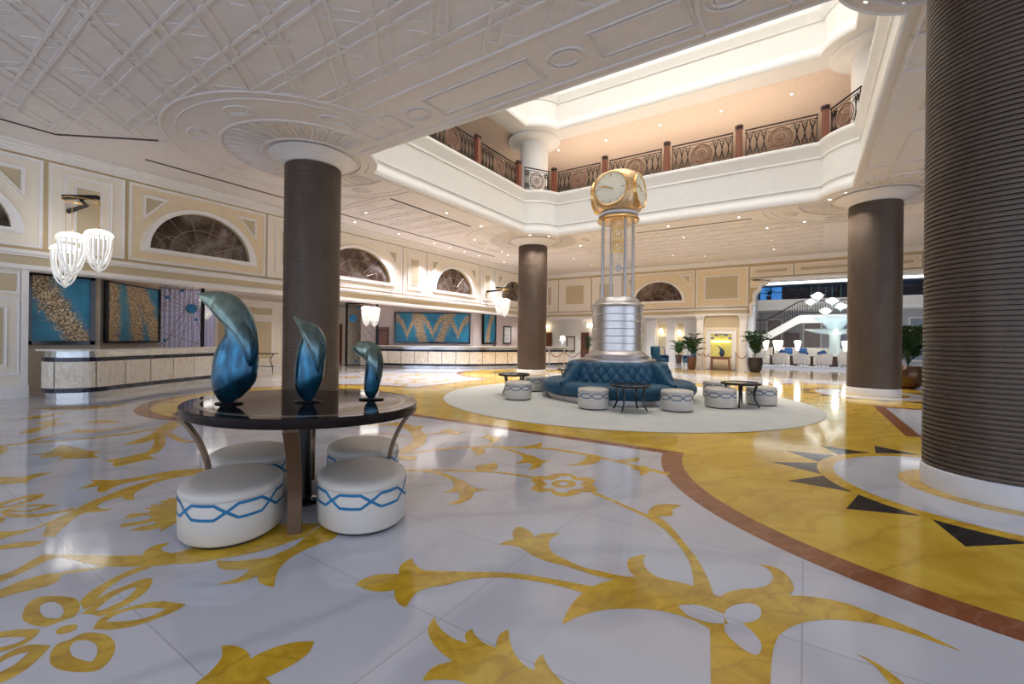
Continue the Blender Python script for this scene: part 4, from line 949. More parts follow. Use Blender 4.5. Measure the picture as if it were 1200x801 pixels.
# ------------------------------------------------------------------ round sofa, clock tower, small tables
SC = (-4.25, 11.55)
VEL = pm('teal_blue_velvet', (.0015, .066, .13), .55, var=.2, vscale=9, sheen=.08)
t = thing('round_sofa', 'big round teal velvet sofa with buttoned back in the middle of the rug', 'sofa', (*SC, .019), rad(20.3))
p = MB(); p.lathe([(1.84, .0), (1.84, .12), (1.6, .12)], 64); p.build('plinth', STEEL, t, True)
NU = 40
for q in range(4):
    a0 = -pi/2+q*pi/2
    p = MB(); rows = []
    for i in range(NU+1):
        th = a0-pi/4+pi/2*i/NU; e = abs(2*i/NU-1); lob = .96*(1+.05*(1-e**2.2)-.03*e**8)
        rows.append([(r*lob*cos(th), r*lob*sin(th), z) for r, z in ((1.0, .12), (1.86, .12), (1.95, .15), (2.0, .24), (2.0, .33), (1.95, .42), (1.85, .46), (1.6, .475), (1.2, .47))])
    p.loft(rows, False); p.build('seat', VEL, t, True, 60)
    p = MB(); rows = []; NV = 30; nu2 = 144
    for i in range(nu2+1):
        s = i/nu2*2-1; th = a0+s*rad(43); row = []
        for j in range(NV+1):
            v = j/NV
            r = 1.42-.10*v-.10*v*v; z = .46+.50*v
            if v > .86: qv = (v-.86)/.14; r -= .10*qv*qv; z = .46+.50*.86+.50*.14*sin(qv*pi/2)
            U = s*8.; V = v*3.4+.25
            tf = (abs(sin(pi*(U+V)/2))*abs(sin(pi*(U-V)/2)))**.45
            fade = min(1, (1-abs(s))/.06)*min(1, (1-v)/.14+.1)
            r += .07*(tf-.3)*fade
            # the panel's upper corners are rounded off
            ez = max(0, abs(s)-.80)/.20; z = .46+(z-.46)*(1-.25*ez*ez)
            row.append((r*cos(th), r*sin(th), z))
        rows.append(row)
    p.loft(rows, False); p.build('backrest', VEL, t, True, 80)
    th = a0+pi/4; p = MB(); rows = []
    for r, z, w_ in ((1.02, .965, .10), (1.15, .975, .11), (1.28, .97, .115), (1.40, .93, .115), (1.50, .85, .11), (1.60, .74, .105), (1.70, .62, .10), (1.80, .53, .085), (1.90, .475, .05)):
        row = []
        for k in range(13):
            g = -1+2*k/12; row.append((r*cos(th)-w_*sin(pi/2*g)*sin(th), r*sin(th)+w_*sin(pi/2*g)*cos(th), .40+(z-.40)*max(0, cos(pi/2*g))**.35))
        rows.append(row)
    p.loft(rows, False, False, False); p.build('arm', VEL, t, True, 70)
p = MB(); p.lathe([(1.3, .40), (1.24, .90), (1.18, .945), (.3, .945)], 64); p.build('crown', VEL, t, True)

# clock
CZ = .97
c = thing('clock_tower', 'tall steel and glass clock tower with gilt four-faced head above the sofa', 'clock', (*SC, 0))
p = MB(); p.lathe([(1.02, CZ), (1.02, CZ+.05), (.98, CZ+.07), (.86, CZ+.08), (.84, CZ+.16), (.76, CZ+.19), (.72, CZ+.24), (.69, CZ+.27), (.66, CZ+.29)], 64, cap1=True); p.build('base', STEEL, c, True, 30)
DRUM = pm('brushed_drum_steel', (.64, .62, .61), .36, metal=1, var=.12, stretch=(1, 1, 40), vscale=3)
pr = [(.655, 1.26)]
for k in range(6): z = 1.26+.19*k; pr += [(.655, z+.004), (.66, z+.01), (.66, z+.18), (.652, z+.186)]
p = MB(); p.lathe(pr+[(.655, 2.41)], 64); p.build('drum', DRUM, c, True, 25)
p = MB(); p.lathe([(.66, 2.41), (.70, 2.42), (.71, 2.46), (.68, 2.49), (.62, 2.50), (.58, 2.58), (.52, 2.64), (.50, 2.66), (.01, 2.665)], 64); p.build('shoulder', STEEL, c, True, 30)
for k in range(4):
    a_ = pi/4+k*pi/2; p = MB(); p.tube([(.44*cos(a_), .44*sin(a_), 2.66), (.44*cos(a_), .44*sin(a_), 4.72)], .04, 12); p.build('post', STEEL, c, True)
p = MB(); g = .30
p.loft([[(.40*cos(2*pi*k/8+pi/8), .40*sin(2*pi*k/8+pi/8), z) for k in range(8)] for z in (2.67, 4.72)]); p.build('glass_case', glass('clear_clock_glass', (.9, .96, .97), .10), c)
p = MB()
for z, r in ((4.45, .13), (4.25, .10), (4.05, .12)): 
    for s in (-1, 1): p.torus((s*.06, -.05*s, z), r, .012, 20, 6, 'y'); p.lathe([(r*.35, -.015), (r*.35, .015)], 12, (s*.06, -.05*s, z))
for x, y in ((-.14, -.1), (.14, -.1), (-.14, .1), (.14, .1)): p.tube([(x, y, 3.92), (x, y, 4.70)], .012, 6)
for z in (3.92, 4.2, 4.55): p.box((-.16, -.12, z), (.16, -.09, z+.035)); p.box((-.16, .09, z), (.16, .12, z+.035))
p.build('movement', GOLDP, c, True)
p = MB(); p.tube([(.02, 0, 3.95), (.02, 0, 3.55)], .008, 6); p.build('pendulum_rod', STEEL, c); p = MB(); p.cbox((-.05, -.04, 3.38), (.09, .04, 3.56), .02); p.build('pendulum_weight', STEEL, c)
p = MB(); p.lathe([(.46, 4.70), (.54, 4.71), (.56, 4.75), (.54, 4.80), (.47, 4.82), (.46, 4.83)], 48); p.build('collar', BRASS, c, True)
p = MB(); p.lathe([(.47, 4.83), (.52, 4.86), (.52, 4.92), (.48, 4.94)], 48); p.build('neck_ring', pm('pale_stone_ring', (.75, .72, .72), .3), c, True)
p = MB(); rings = []
for r, z in ((.46, 4.93), (.50, 4.96), (.56, 5.06), (.585, 5.22), (.60, 5.44), (.59, 5.66), (.58, 5.82), (.50, 5.94), (.36, 6.02), (.16, 6.06), (.01, 6.065)):
    row = []
    for k in range(64):
        th = 2*pi*k/64; e = 2+2.2*min(1, (6.1-z)/.5)*min(1, (z-4.85)/.4); q = (abs(cos(th))**e+abs(sin(th))**e)**(-1/e); row.append((r*q*cos(th), r*q*sin(th), z))
    rings.append(row)
p.loft(rings, True, True, True)
HEADM = pm('gilt_clock_head', (.72, .50, .28), .36, metal=.8, var=.2, vscale=14, bmp=.15)
p.build('head', HEADM, c, True, 70)
FACE = pm('cream_dial', (.86, .82, .68), .4, var=.03)
for k in range(4):
    Mx = Matrix.Rotation(k*pi/2, 4, 'Z') @ Matrix.Translation((0, -.575, 5.46)) @ Matrix.Rotation(rad(-3), 4, 'X')
    p = MB(); p.M = Mx; p.loft([[(rr*cos(2*pi*j/48), y, rr*sin(2*pi*j/48)) for j in range(48)] for rr, y in ((.44, .10), (.45, -.02), (.425, -.035))], True); p.torus((0, -.03, 0), .435, .022, 48, 8, 'y'); p.build('bezel', BRASS, c, True)
    p = MB(); p.M = Mx; p.loft([[(rr*cos(2*pi*j/48), y, rr*sin(2*pi*j/48)) for j in range(48)] for rr, y in ((.425, -.025), (.40, -.032), (.2, -.038), (.005, -.04))], True, False, True); d_ = p.build('dial', FACE, c, True)
    p = MB(); p.M = Mx
    for j in range(12):
        a_ = 2*pi*j/12; r0 = .30 if j % 3 == 0 else .345
        p.M = Mx @ Matrix.Rotation(a_, 4, 'Y'); p.box((-.010 if j % 3 == 0 else -.005, -.046, r0), (.010 if j % 3 == 0 else .005, -.034, .385))
    p.build('hour_marks', BRASS, d_)
    for nm, an, ln, w_ in (('hour_hand', rad(-68), .24, .012), ('minute_hand', rad(-76), .33, .008)):
        p = MB(); p.M = Mx @ Matrix.Rotation(an, 4, 'Y'); p.prism([(-w_, -.055), (w_, -.055), (w_, -.047), (-w_, -.047)], -.08, ln); p.build(nm, BRASS, d_)

# small ottomans and cocktail tables round the sofa
BLUEB = pm('slate_blue_band', (.03, .12, .22), .45, var=.2)
so = make_ottoman(.335, .335, .455, 8, '', .048, .30, .020)
for k, (x, y, l) in enumerate(((-6.03, 9.42, 'by the low table near the middle column'), (-3.90, 9.17, 'left of the black table before the sofa'), (-2.32, 10.02, 'right of the black table before the sofa'),
                               (-1.62, 11.15, 'in front of the table right of the sofa'), (-6.65, 11.25, 'behind the low table near the middle column'), (-2.02, 13.15, 'behind the right seat of the sofa'), (-.88, 12.27, 'behind the table right of the sofa'))):
    o = so if k == 0 else dup(so)
    o.location = (x, y, .0195); o.rotation_euler = (0, 0, .3*k); tag(o, 'round cream ottoman on the rug, ' + l, 'ottoman', 'round ottomans round the sofa')
def make_cocktail():
    t = bpy.data.objects.new('cocktail_table', None); COL.objects.link(t)
    p = MB(); p.lathe([(.38, .50), (.42, .505), (.43, .52), (.43, .55), (.42, .558), (.36, .558), (.355, .548), (.01, .548)], 48); p.build('tabletop', DARK, t, True, 40)
    p = MB(); p.torus((0, 0, .515), .425, .008, 48, 6); p.build('rim_band', BLACKM, t, True)
    for k in range(4):
        a_ = pi/4+k*pi/2; p = MB(); p.tube([((.33+.06*q**3-.05*sin(pi*q))*cos(a_), (.33+.06*q**3-.05*sin(pi*q))*sin(a_), .505*(1-q)) for q in [j/10 for j in range(11)]], [.028-.010*j/10 for j in range(11)], 8); p.build('leg', DARK, t, True)
    return t
ct = make_cocktail()
for k, (x, y, l) in enumerate(((-3.12, 9.32, 'between two cream ottomans before the sofa'), (-1.25, 11.55, 'at the right of the sofa'), (-6.62, 10.12, 'left of the sofa near the middle column'), (-6.42, 13.15, 'behind the left end of the sofa'))):
    o = ct if k == 0 else dup(ct)
    o.location = (x, y, .033); o.rotation_euler = (0, 0, rad(47) if k == 1 else A+.1); tag(o, 'small round black cocktail table ' + l, 'table', 'cocktail tables round the sofa')
# ------------------------------------------------------------------ reception desks
ONYX = marble('cream_onyx_panel', (.72, .63, .49), (.84, .78, .67), (.58, .46, .30), .25, 3.5, .5)
SLAB = pm('pale_counter_slab', (.74, .70, .62), .12, var=.05)
TILEM = None
m, nt, b = _nt('black_blue_mosaic'); v = coords(nt)
n1 = noise(nt, v, 14, 2); L(nt, ramp(nt, n1, [(.42, (.006, .006, .010)), (.6, (.012, .018, .05)), (.75, (.03, .06, .2))]), b.inputs['Base Color']); b.inputs['Roughness'].default_value = .12; TILEM = m
STEELB = pm('satin_metal_fascia', (.58, .60, .60), .25, metal=.85, var=.12)
def resamp(P, n):
    ds = [0]
    for a_, b2 in zip(P[:-1], P[1:]): ds.append(ds[-1]+hypot(b2[0]-a_[0], b2[1]-a_[1]))
    out = []; j = 0
    for k in range(n):
        d = ds[-1]*k/(n-1)
        while j < len(ds)-2 and ds[j+1] < d: j += 1
        q = (d-ds[j])/max(1e-9, ds[j+1]-ds[j]); out.append((P[j][0]+(P[j+1][0]-P[j][0])*q, P[j][1]+(P[j+1][1]-P[j][1])*q))
    return out
def desk(path, npan, label, depth=.55):
    NP = npan*6+1
    P = resamp(spline(path, 8, False), NP)
    def nrm(i):
        a_ = P[max(0, i-1)]; c = P[min(NP-1, i+1)]; d = Vector((c[0]-a_[0], c[1]-a_[1])).normalized(); return (d.y, -d.x)
    NN = [nrm(i) for i in range(NP)]
    def at(i, e): return (P[i][0]+NN[i][0]*e, P[i][1]+NN[i][1]*e)
    t = thing('reception_desk', label, 'desk', (0, 0, 0))
    def bar(e0, e1, z0, z1, name, mat, i0=0, i1=None):
        i1 = NP-1 if i1 is None else i1; p = MB()
        p.loft([[(*at(i, e0), z0), (*at(i, e1), z0), (*at(i, e1), z1), (*at(i, e0), z1)] for i in range(i0, i1+1)], True, True, True)
        return p.build(name, mat, t)
    bar(-depth+.1, -.06, .001, .14, 'plinth', STEELB)
    bar(-depth+.05, 0, .14, .245, 'lower_mosaic_band', TILEM)
    bar(-depth+.05, -.02, .245, .87, 'carcass', pm('desk_core', (.10, .08, .06), .5))
    bar(-depth+.05, 0, .87, .965, 'upper_mosaic_band', TILEM)
    bar(-depth+.05, -.05, .965, 1.115, 'metal_fascia', STEELB)
    bar(-depth, .10, 1.115, 1.16, 'countertop', SLAB)
    for k in range(npan): 
        p = MB(); i0, i1 = k*6, k*6+6
        rows = []
        for i in range(i0, i1+1):
            q = 0.
            pt = P[i]
            if i == i0: nx = P[i+1]; pt = (pt[0]+(nx[0]-pt[0])*.12, pt[1]+(nx[1]-pt[1])*.12)
            if i == i1: nx = P[i-1]; pt = (pt[0]+(nx[0]-pt[0])*.12, pt[1]+(nx[1]-pt[1])*.12)
            n = NN[i]; rows.append([(pt[0]+n[0]*e, pt[1]+n[1]*e, z) for e, z in ((-.018, .25), (.004, .25), (.004, .866), (-.018, .866))])
        p.loft(rows, True, True, True); p.build('front_panel', ONYX, t)
    return t
desk([(-15.2, 2.66), (-14.85, 2.58), (-14.5, 2.70), (-14.25, 3.0), (-14.2, 3.4), (-14.66, 4.15), (-15.35, 5.3), (-16.07, 6.69), (-16.7, 8.1)], 9, 'curved reception desk with cream stone panels at left, below the shell-like hanging lights')
desk([(-18.45, 15.2), (-17.6, 15.52), (-16.73, 15.91), (-15.29, 16.86), (-14.2, 17.91), (-13.28, 19.28), (-12.3, 21.2), (-11.75, 22.5), (-11.5, 23.3)], 16, 'long curved reception desk with cream panels behind the middle ribbed column')

# blue and gold artworks
def art_mat(name):
    m, nt, b = _nt(name); v = coords(nt)
    at_ = nt.nodes.new('ShaderNodeAttribute'); at_.attribute_name = 'gold'
    fine = noise(nt, v, 24, 3, .7); mid = noise(nt, v, 5, 4, .6)
    ad = nt.nodes.new('ShaderNodeMath'); ad.operation = 'MULTIPLY_ADD'; ad.inputs[1].default_value = .9; L(nt, fine, ad.inputs[0]); L(nt, at_.outputs['Fac'], ad.inputs[2])
    a2 = nt.nodes.new('ShaderNodeMath'); a2.operation = 'MULTIPLY_ADD'; a2.inputs[1].default_value = .5; L(nt, mid, a2.inputs[0]); L(nt, ad.outputs[0], a2.inputs[2])
    mask = ramp(nt, a2.outputs[0], [(.98, (0, 0, 0)), (1., (1, 1, 1))]); 
    mask = ramp(nt, a2.outputs[0], [(.0, (0, 0, 0)), (1., (1, 1, 1))]) if False else mask
    sc_ = nt.nodes.new('ShaderNodeMapRange'); L(nt, a2.outputs[0], sc_.inputs[0]); sc_.inputs[1].default_value = 1.08; sc_.inputs[2].default_value = 1.24
    gold = ramp(nt, noise(nt, v, 30, 3, .7), [(.38, (.06, .035, .015)), (.5, (.30, .20, .09)), (.6, (.95, .74, .45))])
    blue = ramp(nt, noise(nt, v, 2.2, 4), [(.3, (.01, .15, .28)), (.7, (.02, .28, .44))])
    L(nt, mixc(nt, sc_.outputs[0], blue, gold), b.inputs['Base Color']); b.inputs['Roughness'].default_value = .35; return m
ARTM = art_mat('blue_gold_mosaic')
def art(path, z0, z1, am, label, fw=.10):
    """upright framed panel standing along a plan path"""
    P = resamp(spline(path, 6, False), 17); t = thing('artwork_panel', label, 'artwork', (0, 0, 0))
    def nr(i):
        a_, c = P[max(0, i-1)], P[min(16, i+1)]; d = Vector((c[0]-a_[0], c[1]-a_[1])).normalized(); return d
    def strip(i0, i1, za, zb, e0, e1, name, mat):
        p = MB(); p.loft([[(P[i][0]+nr(i).y*e, P[i][1]-nr(i).x*e, z) for e, z in ((e0, za), (e1, za), (e1, zb), (e0, zb))] for i in range(i0, i1+1)], True, True, True); return p.build(name, mat, t)
    p = MB(); NS, NT = 96, 40; PP = resamp(spline(path, 6, False), NS+1); G = []; rows = []
    for i in range(NS+1):
        q, r = PP[max(0, i-1)], PP[min(NS, i+1)]; d = Vector((r[0]-q[0], r[1]-q[1])).normalized(); row = []
        for j in range(NT+1): row.append((PP[i][0]+d.y*.05, PP[i][1]-d.x*.05, z0+.02+(z1-z0-.04)*j/NT)); G.append(am(i/NS, j/NT))
        rows.append(row)
    p.loft(rows, False); cv = p.build('canvas', ARTM, t)
    at_ = cv.data.attributes.new('gold', 'FLOAT', 'POINT'); at_.data.foreach_set('value', G)
    strip(0, 16, z0+.02, z1-.02, -.005, .04, 'backing', DARK)
    f = MB()
    for za, zb in ((z0, z0+fw), (z1-fw*.6, z1)): f.loft([[(P[i][0]+nr(i).y*e, P[i][1]-nr(i).x*e, z) for e, z in ((-.01, za), (.09, za), (.09, zb), (-.01, zb))] for i in range(17)], True, True, True)
    for i in (0, 16):
        d = nr(i)*(fw*.5) if i == 0 else nr(i)*(-fw*.5); q = P[i]
        f.prism([(q[0]+d.y*0+nr(i).y*e+d.x*s, q[1]-nr(i).x*e+d.y*s) for e, s in ((-.01, 0), (.09, 0), (.09, 2), (-.01, 2))], z0, z1)
    f.build('frame', DARK, t)
    return t
art([(-16.10, 2.5), (-16.10, 3.78)], 1.24, 3.04, lambda s, t: .80-1.5*abs((1-t)*.72+.08-s), 'square blue and gold artwork on the wall behind the left desk', .1)
art([(-16.06, 3.97), (-16.62, 4.50), (-17.2, 5.13), (-17.55, 5.68)], 1.28, 3.0, lambda s, t: .76-2.4*min(abs(s-.10-.05*sin(3*t)), abs(s-.52-.10*(1-t)), abs(s-.78-.35*(.62-t))), 'curved blue and gold artwork right of the square one behind the left desk', .06)
art([(-19.35, 17.22), (-15.95, 19.8)], 1.25, 3.0, lambda s, t: .74-2.2*min(abs(t-.25-.6*abs(sin(pi*(s*3.0+.5)))**.8), abs(s-.33+.08*(t-.5))*2.2, abs(s-.66-.16*(t-.5))*2.4), 'wide blue artwork with golden swags above the long rear desk', .09)
art([(-16.02, 21.0), (-16.02, 22.3)], 1.24, 3.05, lambda s, t: .78-2.2*abs(s-.35-.4*t*t), 'narrow blue artwork with gold stripe, left of the middle column, right of the wide one', .08)

# open screens of crossing rods with blue discs
DISC = pm('blue_resin_disc', (.02, .20, .42), .3, var=.4, vscale=10)
def rod_screen(a, b_, h, discs, label):
    d = Vector((b_[0]-a[0], b_[1]-a[1], 0)); W = d.length
    t = thing('rod_screen', label, 'screen', (a[0], a[1], 0), atan2(d.y, d.x))
    for x in (0, W): p = MB(); p.cbox((x-.05, -.05, .001), (x+.05, .05, h), .008); p.build('post', BLACKM, t)
    p = MB(); p.box((.05, -.03, .03), (W-.05, .03, .09)); p.box((.05, -.03, h-.06), (W-.05, .03, h)); p.build('rail', BLACKM, t)
    (cx, cz, r), rest = discs[0], discs[1:]
    p = MB(); rnd = random.Random(3)
    for k in range(22):
        an = 2*pi*k/22+.09; ex, ez = cos(an), sin(an); s = 9
        for lim, q in ((W-.05-cx if ex > 0 else cx-.05, abs(ex)), (h-.06-cz if ez > 0 else cz-.09, abs(ez))):
            if q > 1e-4: s = min(s, lim/q)
        e = (cx+ex*s, -.0, cz+ez*s); mx = (cx+e[0])/2-ez*.1; mz = (cz+e[2])/2+ex*.1
        p.tube([(cx+ex*r*.6, 0, cz+ez*r*.6), (mx, 0, mz), e], .008, 5)
    for (x0, z0), (x1, z1) in (((.05, 1.1), (W-.05, 2.0)), ((.05, 2.3), (W*.7, h-.06)), ((W*.2, .09), (W-.05, 1.4)), ((.05, .5), (W*.8, h-.3)), ((.05, 1.7), (W-.05, 1.2))): p.tube([(x0, .02, z0), (x1, .02, z1)], .007, 5)
    p.build('rod_lattice', pm('copper_rod', (.20, .12, .08), .35, metal=.8), t)
    for x, z, r_ in discs:
        p = MB(); p.loft([[(x+q*cos(2*pi*k/24), y, z+q*sin(2*pi*k/24)) for k in range(24)] for q, y in ((r_*.9, -.05), (r_, -.04), (r_, .03), (r_*.9, .04))], True, True, True); p.build('disc', DISC, t)
    return t
rod_screen((-18.6, 5.85), (-18.6, 7.36), 3.36, [(1.15, 2.5, .17), (.42, 2.85, .06), (.85, 3.12, .05), (.35, 1.35, .05), (1.3, 2.1, .05)], 'openwork rod screen with blue discs, left of the near column behind the tall vase')
rod_screen((-20.2, 14.7), (-18.86, 15.58), 3.36, [(.34, 2.55, .2), (.65, 3.1, .05), (.5, .3, .05)], 'dark framed rod screen with one blue disc just right of the near column')
p = MB(); N = 120
SHEER = pm('sheer_lavender_curtain', (.66, .66, .85), .8, var=.05)
p.loft([[(-20.6+.05*sin(k*1.1), 5.3+3.3*k/N, z) for k in range(N+1)] for z in (.02, 3.34)], False); c_ = p.build('curtain', SHEER, smooth=True); tag(c_, 'pleated pale lavender curtain behind the left rod screen', 'curtain')

# shell-like hanging lights
STR = pm('frosted_glass_strand', (.80, .80, .78), .2, emit=(1, .97, .92), es=.13)
def shade(t, x, y, z, s, ztop):
    p = MB(); p.lathe([(.27*s, 0), (.272*s, .03*s), (.25*s, .09*s), (.19*s, .14*s), (.10*s, .17*s), (.02*s, .18*s), (.0005, .18*s)], 28, (x, y, z)); d = p.build('dome', OPAL, t, True, 60)
    p = MB(); p.torus((x, y, z), .27*s, .012*s, 28, 6); p.build('dome_rim', BRASS, d, True)
    p = MB()
    for k in range(8):
        a = pi*k/8; ln = (.60+.28*((k*3) % 8)/8)*s; R_ = .235*s
        p.tube([(x+R_*cos(a)*cos(pi*q), y+R_*sin(a)*cos(pi*q), z-ln*sin(pi*q)**.75) for q in [j/14 for j in range(15)]], .019*s, 7)
    p.build('strand_loops', STR, d, True)
    p = MB(); p.tube([(x, y, z+.17*s), (x, y, ztop)], .008, 6); p.build('hanging_rod', BRASS, t)
def pendant(loc, rz, shades, bar, label, s=1, ceil=None, grp=None):
    t = thing('shell_pendant', label, 'hanging light', (loc[0], loc[1], 0), rz, 'shell pendants over the desks')
    if bar:
        zb = bar
        p = MB(); p.cbox((-.42, -.06, zb), (.40, .06, zb+.09), .01); p.build('bar', BLACKM, t)
        p = MB(); p.torus((0, 0, zb-.04), .33, .014, 40, 6); p.build('ring', BRASS, t, True)
        if ceil:      # bracket back to the wall
            p = MB(); p.tube([(0, 0, zb-.02), (-.16, .3, zb-.06), (*ceil, zb-.12)], [.035, .045, .06], 10); p.build('wall_bracket', BLACKM, t, True)
    else:
        p = MB(); p.lathe([(.30, 3.33), (.30, 3.375), (.01, 3.375)], 32); p.build('ceiling_plate', BRASS, t, True)
    for x, y, z in shades: shade(t, x, y, z, s, bar if bar else 3.34)
    return t
R3 = [(.32, .12, 3.84), (-.05, -.16, 3.70), (-.42, .06, 3.47)]
pendant((-14.3, 3.1), A, R3, 4.70, 'cluster of three glowing shell shades hanging over the left desk', ceil=(-.9, .60))
pendant((-14.25, 20.55), A, [(.16, .05, 3.66), (-.22, -.08, 3.72), (.1, -.2, 3.60)], 4.40, 'glowing shell shades on a dark bar, hanging just left of the middle column', .95, ceil=(-.95, .63))
pendant((-19.2, 8.0), A, [(-.30, 0, 2.92), (.24, .05, 2.94)], None, 'two glowing shell shades behind the tip of the tallest vase', .9)
pendant((-17.2, 13.8), A, [(-.17, 0, 2.86), (.2, .05, 2.83)], None, 'two glowing shell shades in front of the dark rod screen', .92)

# things on and about the desks
t = thing('tray', 'black tray on the end of the left reception desk', 'tray', (-16.32, 7.15, 1.162)); p = MB(); p.lathe([(.20, .0), (.26, .02), (.255, .025), (.19, .008), (.01, .008)], 24); p.build('dish', BLACKM, t, True)
t = thing('stone_jar', 'squat dark jar standing on the black tray', 'jar', (-16.32, 7.12, 1.172)); p = MB(); p.lathe([(.09, 0), (.13, .04), (.14, .12), (.11, .18), (.06, .2)], 20); p.build('body', DARK, t, True); p = MB(); p.lathe([(.06, .2), (.07, .21), (.05, .24), (.015, .25), (.018, .28), (.001, .285)], 16); p.build('lid', DARK, t, True)
t = thing('bud_vase', 'small round black vase on the long desk, left of the middle column', 'vase', (-13.72, 19.05, 1.162)); p = MB(); p.sphere((0, 0, .13), .12, 20, 12); p.lathe([(.05, .22), (.04, .28), (.055, .33)], 16); p.build('body', DARK, t, True)
t = thing('picture', 'small black framed picture on the pale wall left of the middle column', 'picture', (-16.11, 23.75, 1.3))
p = MB(); p.box((0, -.4, 0), (.02, .4, 1.05)); p.build('print', pm('white_print_paper', (.8, .8, .82), .5, var=.25, vscale=5), t)
p = MB(); ring2(p, lambda u, v, d=0: (d, u, v), rc(-.44, .44, -.04, 1.09), rc(-.37, .37, .03, 1.02), 0, .05); p.build('frame', BLACKM, t)
def table_lamp(loc, label, h=.62, rs=.17, grp=None):
    t = thing('table_lamp', label, 'lamp', loc, 0, grp)
    p = MB(); p.lathe([(.08, 0), (.085, .02), (.05, .04), (.09, .12), (.10, .18), (.06, .27), (.02, .31), (.02, h-.26)], 20); p.build('base', pm('pale_blue_ceramic', (.55, .62, .75), .2), t, True)
    p = MB(); p.lathe([(rs, h-.27), (rs*.6, h)], 24, cap0=False, cap1=False); p.lathe([(rs*.98, h-.27), (rs*.58, h)], 24, cap0=False, cap1=False); p.build('shade', emis('lit_linen_shade', (1, .92, .8), 2.6), t, True)
    return t
table_lamp((-11.72, 23.0, 1.162), 'table lamp with white shade on the far end of the long desk')
def door(n, M, w_, h_):
    p = MB(); p.M = M; p.box((0, -.05, .002), (w_, 0, h_)); o = struct(p.build('door_%d' % n, WOODR))
    p = MB(); p.M = M; p.mi = 0
    f = lambda u, v, d=0: (u, -.05-d, v)
    for z0, z1 in ((.15, .9), (1.0, h_-.15)): ring2(p, f, rc(.1, w_-.1, z0, z1), rc(.16, w_-.16, z0+.06, z1-.06), 0, .02)
    p.build('door_panel', WOODD, o)
    p = MB(); p.M = M; p.tube([(w_-.07, -.09, 1.0), (w_-.07, -.09, 1.15)], .012, 6); p.build('door_handle', BRASS, o)
d_ = Vector((1.15, 1.4)).normalized()
door(1, Matrix.Translation((-20.02, 16.48, 0)) @ Matrix.Rotation(atan2(d_.y, d_.x), 4, 'Z'), .72, 2.14)
door(2, Matrix.Translation((-21.93, 14.7, 0)) @ Matrix.Rotation(pi/2, 4, 'Z'), .95, 2.3)
door(3, Matrix.Translation((-16.5, 35.98, 0)), .75, 2.25)
door(4, Matrix.Translation((-20.4, 35.98, 0)), 1.0, 2.25)
# low glass side table in the recess
t = thing('side_table', 'thin dark console table far back between the tall vase and near column', 'table', (-19.9, 10.3, 0), .4)
p = MB(); p.cbox((-.55, -.2, .76), (.55, .2, .80), .01); p.build('tabletop', DARK, t)
for s in (-1, 1):
    p = MB(); p.tube([(s*.45, 0, .76), (s*.28, 0, .5), (s*.40, 0, .2), (s*.42, 0, .001)], .02, 8); p.build('leg', BLACKM, t, True)
p = MB(); p.cbox((-.42, -.14, .2), (.42, .14, .23), .008); p.build('shelf', DARK, t)
# ------------------------------------------------------------------ rear of the hall
LEAF = pm('palm_leaf_green', (.018, .052, .016), .5, spec=.2, var=.4, vscale=5)
LEAF2 = pm('pale_leaf_green', (.06, .13, .035), .5, spec=.2, var=.35, vscale=5)
def plant(loc, label, pot, pm_, ht, n, spread, leaf, seed, blade=.07):
    rnd = random.Random(seed); t = thing('potted_plant', label, 'plant', loc)
    p = MB(); p.lathe(pot, 28); p.build('pot', pm_, t, True, 40)
    z0 = pot[-1][1]; st = MB(); lf = MB()
    for k in range(n):
        a = 2*pi*k/n*2.4+rnd.uniform(-.3, .3); hh = ht*rnd.uniform(.55, 1); sp = spread*rnd.uniform(.5, 1.1)
        P = [Vector((sp*q**2*cos(a), sp*q**2*sin(a), z0-.03+(hh-z0)*(q*1.28-.28*q*q*q)*(1 if q < .8 else 1-.35*(q-.8)))) for q in [j/9 for j in range(10)]]
        st.tube(P, [.012*(1-.08*j) for j in range(10)], 5)
        for j in range(3, 10):
            tg = (P[j]-P[j-1]).normalized(); sd = tg.cross(Vector((0, 0, 1)))
            if sd.length < .01: sd = Vector((1, 0, 0))
            sd.normalize()
            for s in (-1, 1):
                ln = blade*rnd.uniform(3, 4.6)*(1-.35*abs(j-6)/4); e = P[j]+sd*s*ln*.8+tg*ln*.65-Vector((0, 0, ln*.18)); md = (P[j]+e)/2+Vector((0, 0, ln*.12)); wv = tg.cross(sd)*0+tg*blade*.42
                lf.poly([P[j], md-wv, e, md+wv])
    st.build('stem', LEAF, t); lf.build('foliage', leaf, t)
    return t
TERR = pm('red_brown_glazed_pot', (.11, .045, .03), .25, var=.2); BLKP = pm('black_glazed_pot', (.025, .022, .022), .15); BRZ = pm('bronze_pot', (.10, .055, .03), .22, metal=.5)
plant((-7.5, 32.8, .001), 'pale green potted plant beyond the teal armchair', [(.14, 0), (.17, .05), (.23, .5), (.26, .58), (.25, .6), (.2, .58)], TERR, 1.75, 15, .55, LEAF2, 1, .1)
plant((-5.2, 25.75, .001), 'dark palm in a red-brown pot left of the wall niche', [(.16, 0), (.2, .05), (.24, .6), (.25, .7), (.2, .7)], TERR, 2.1, 20, .62, LEAF, 2, .1)
plant((-2.17, 26.1, .001), 'palm in black pot at the left foot of the lounge arch', [(.22, 0), (.3, .1), (.36, .45), (.34, .7), (.36, .75), (.28, .74)], BLKP, 2.35, 24, .55, LEAF, 3, .1)
plant((2.95, 20.3, .001), 'bushy palm in a big bronze pot between the two right columns', [(.2, 0), (.36, .1), (.48, .4), (.46, .65), (.38, .78), (.32, .77)], BRZ, 2.3, 36, .75, LEAF, 4, .11)
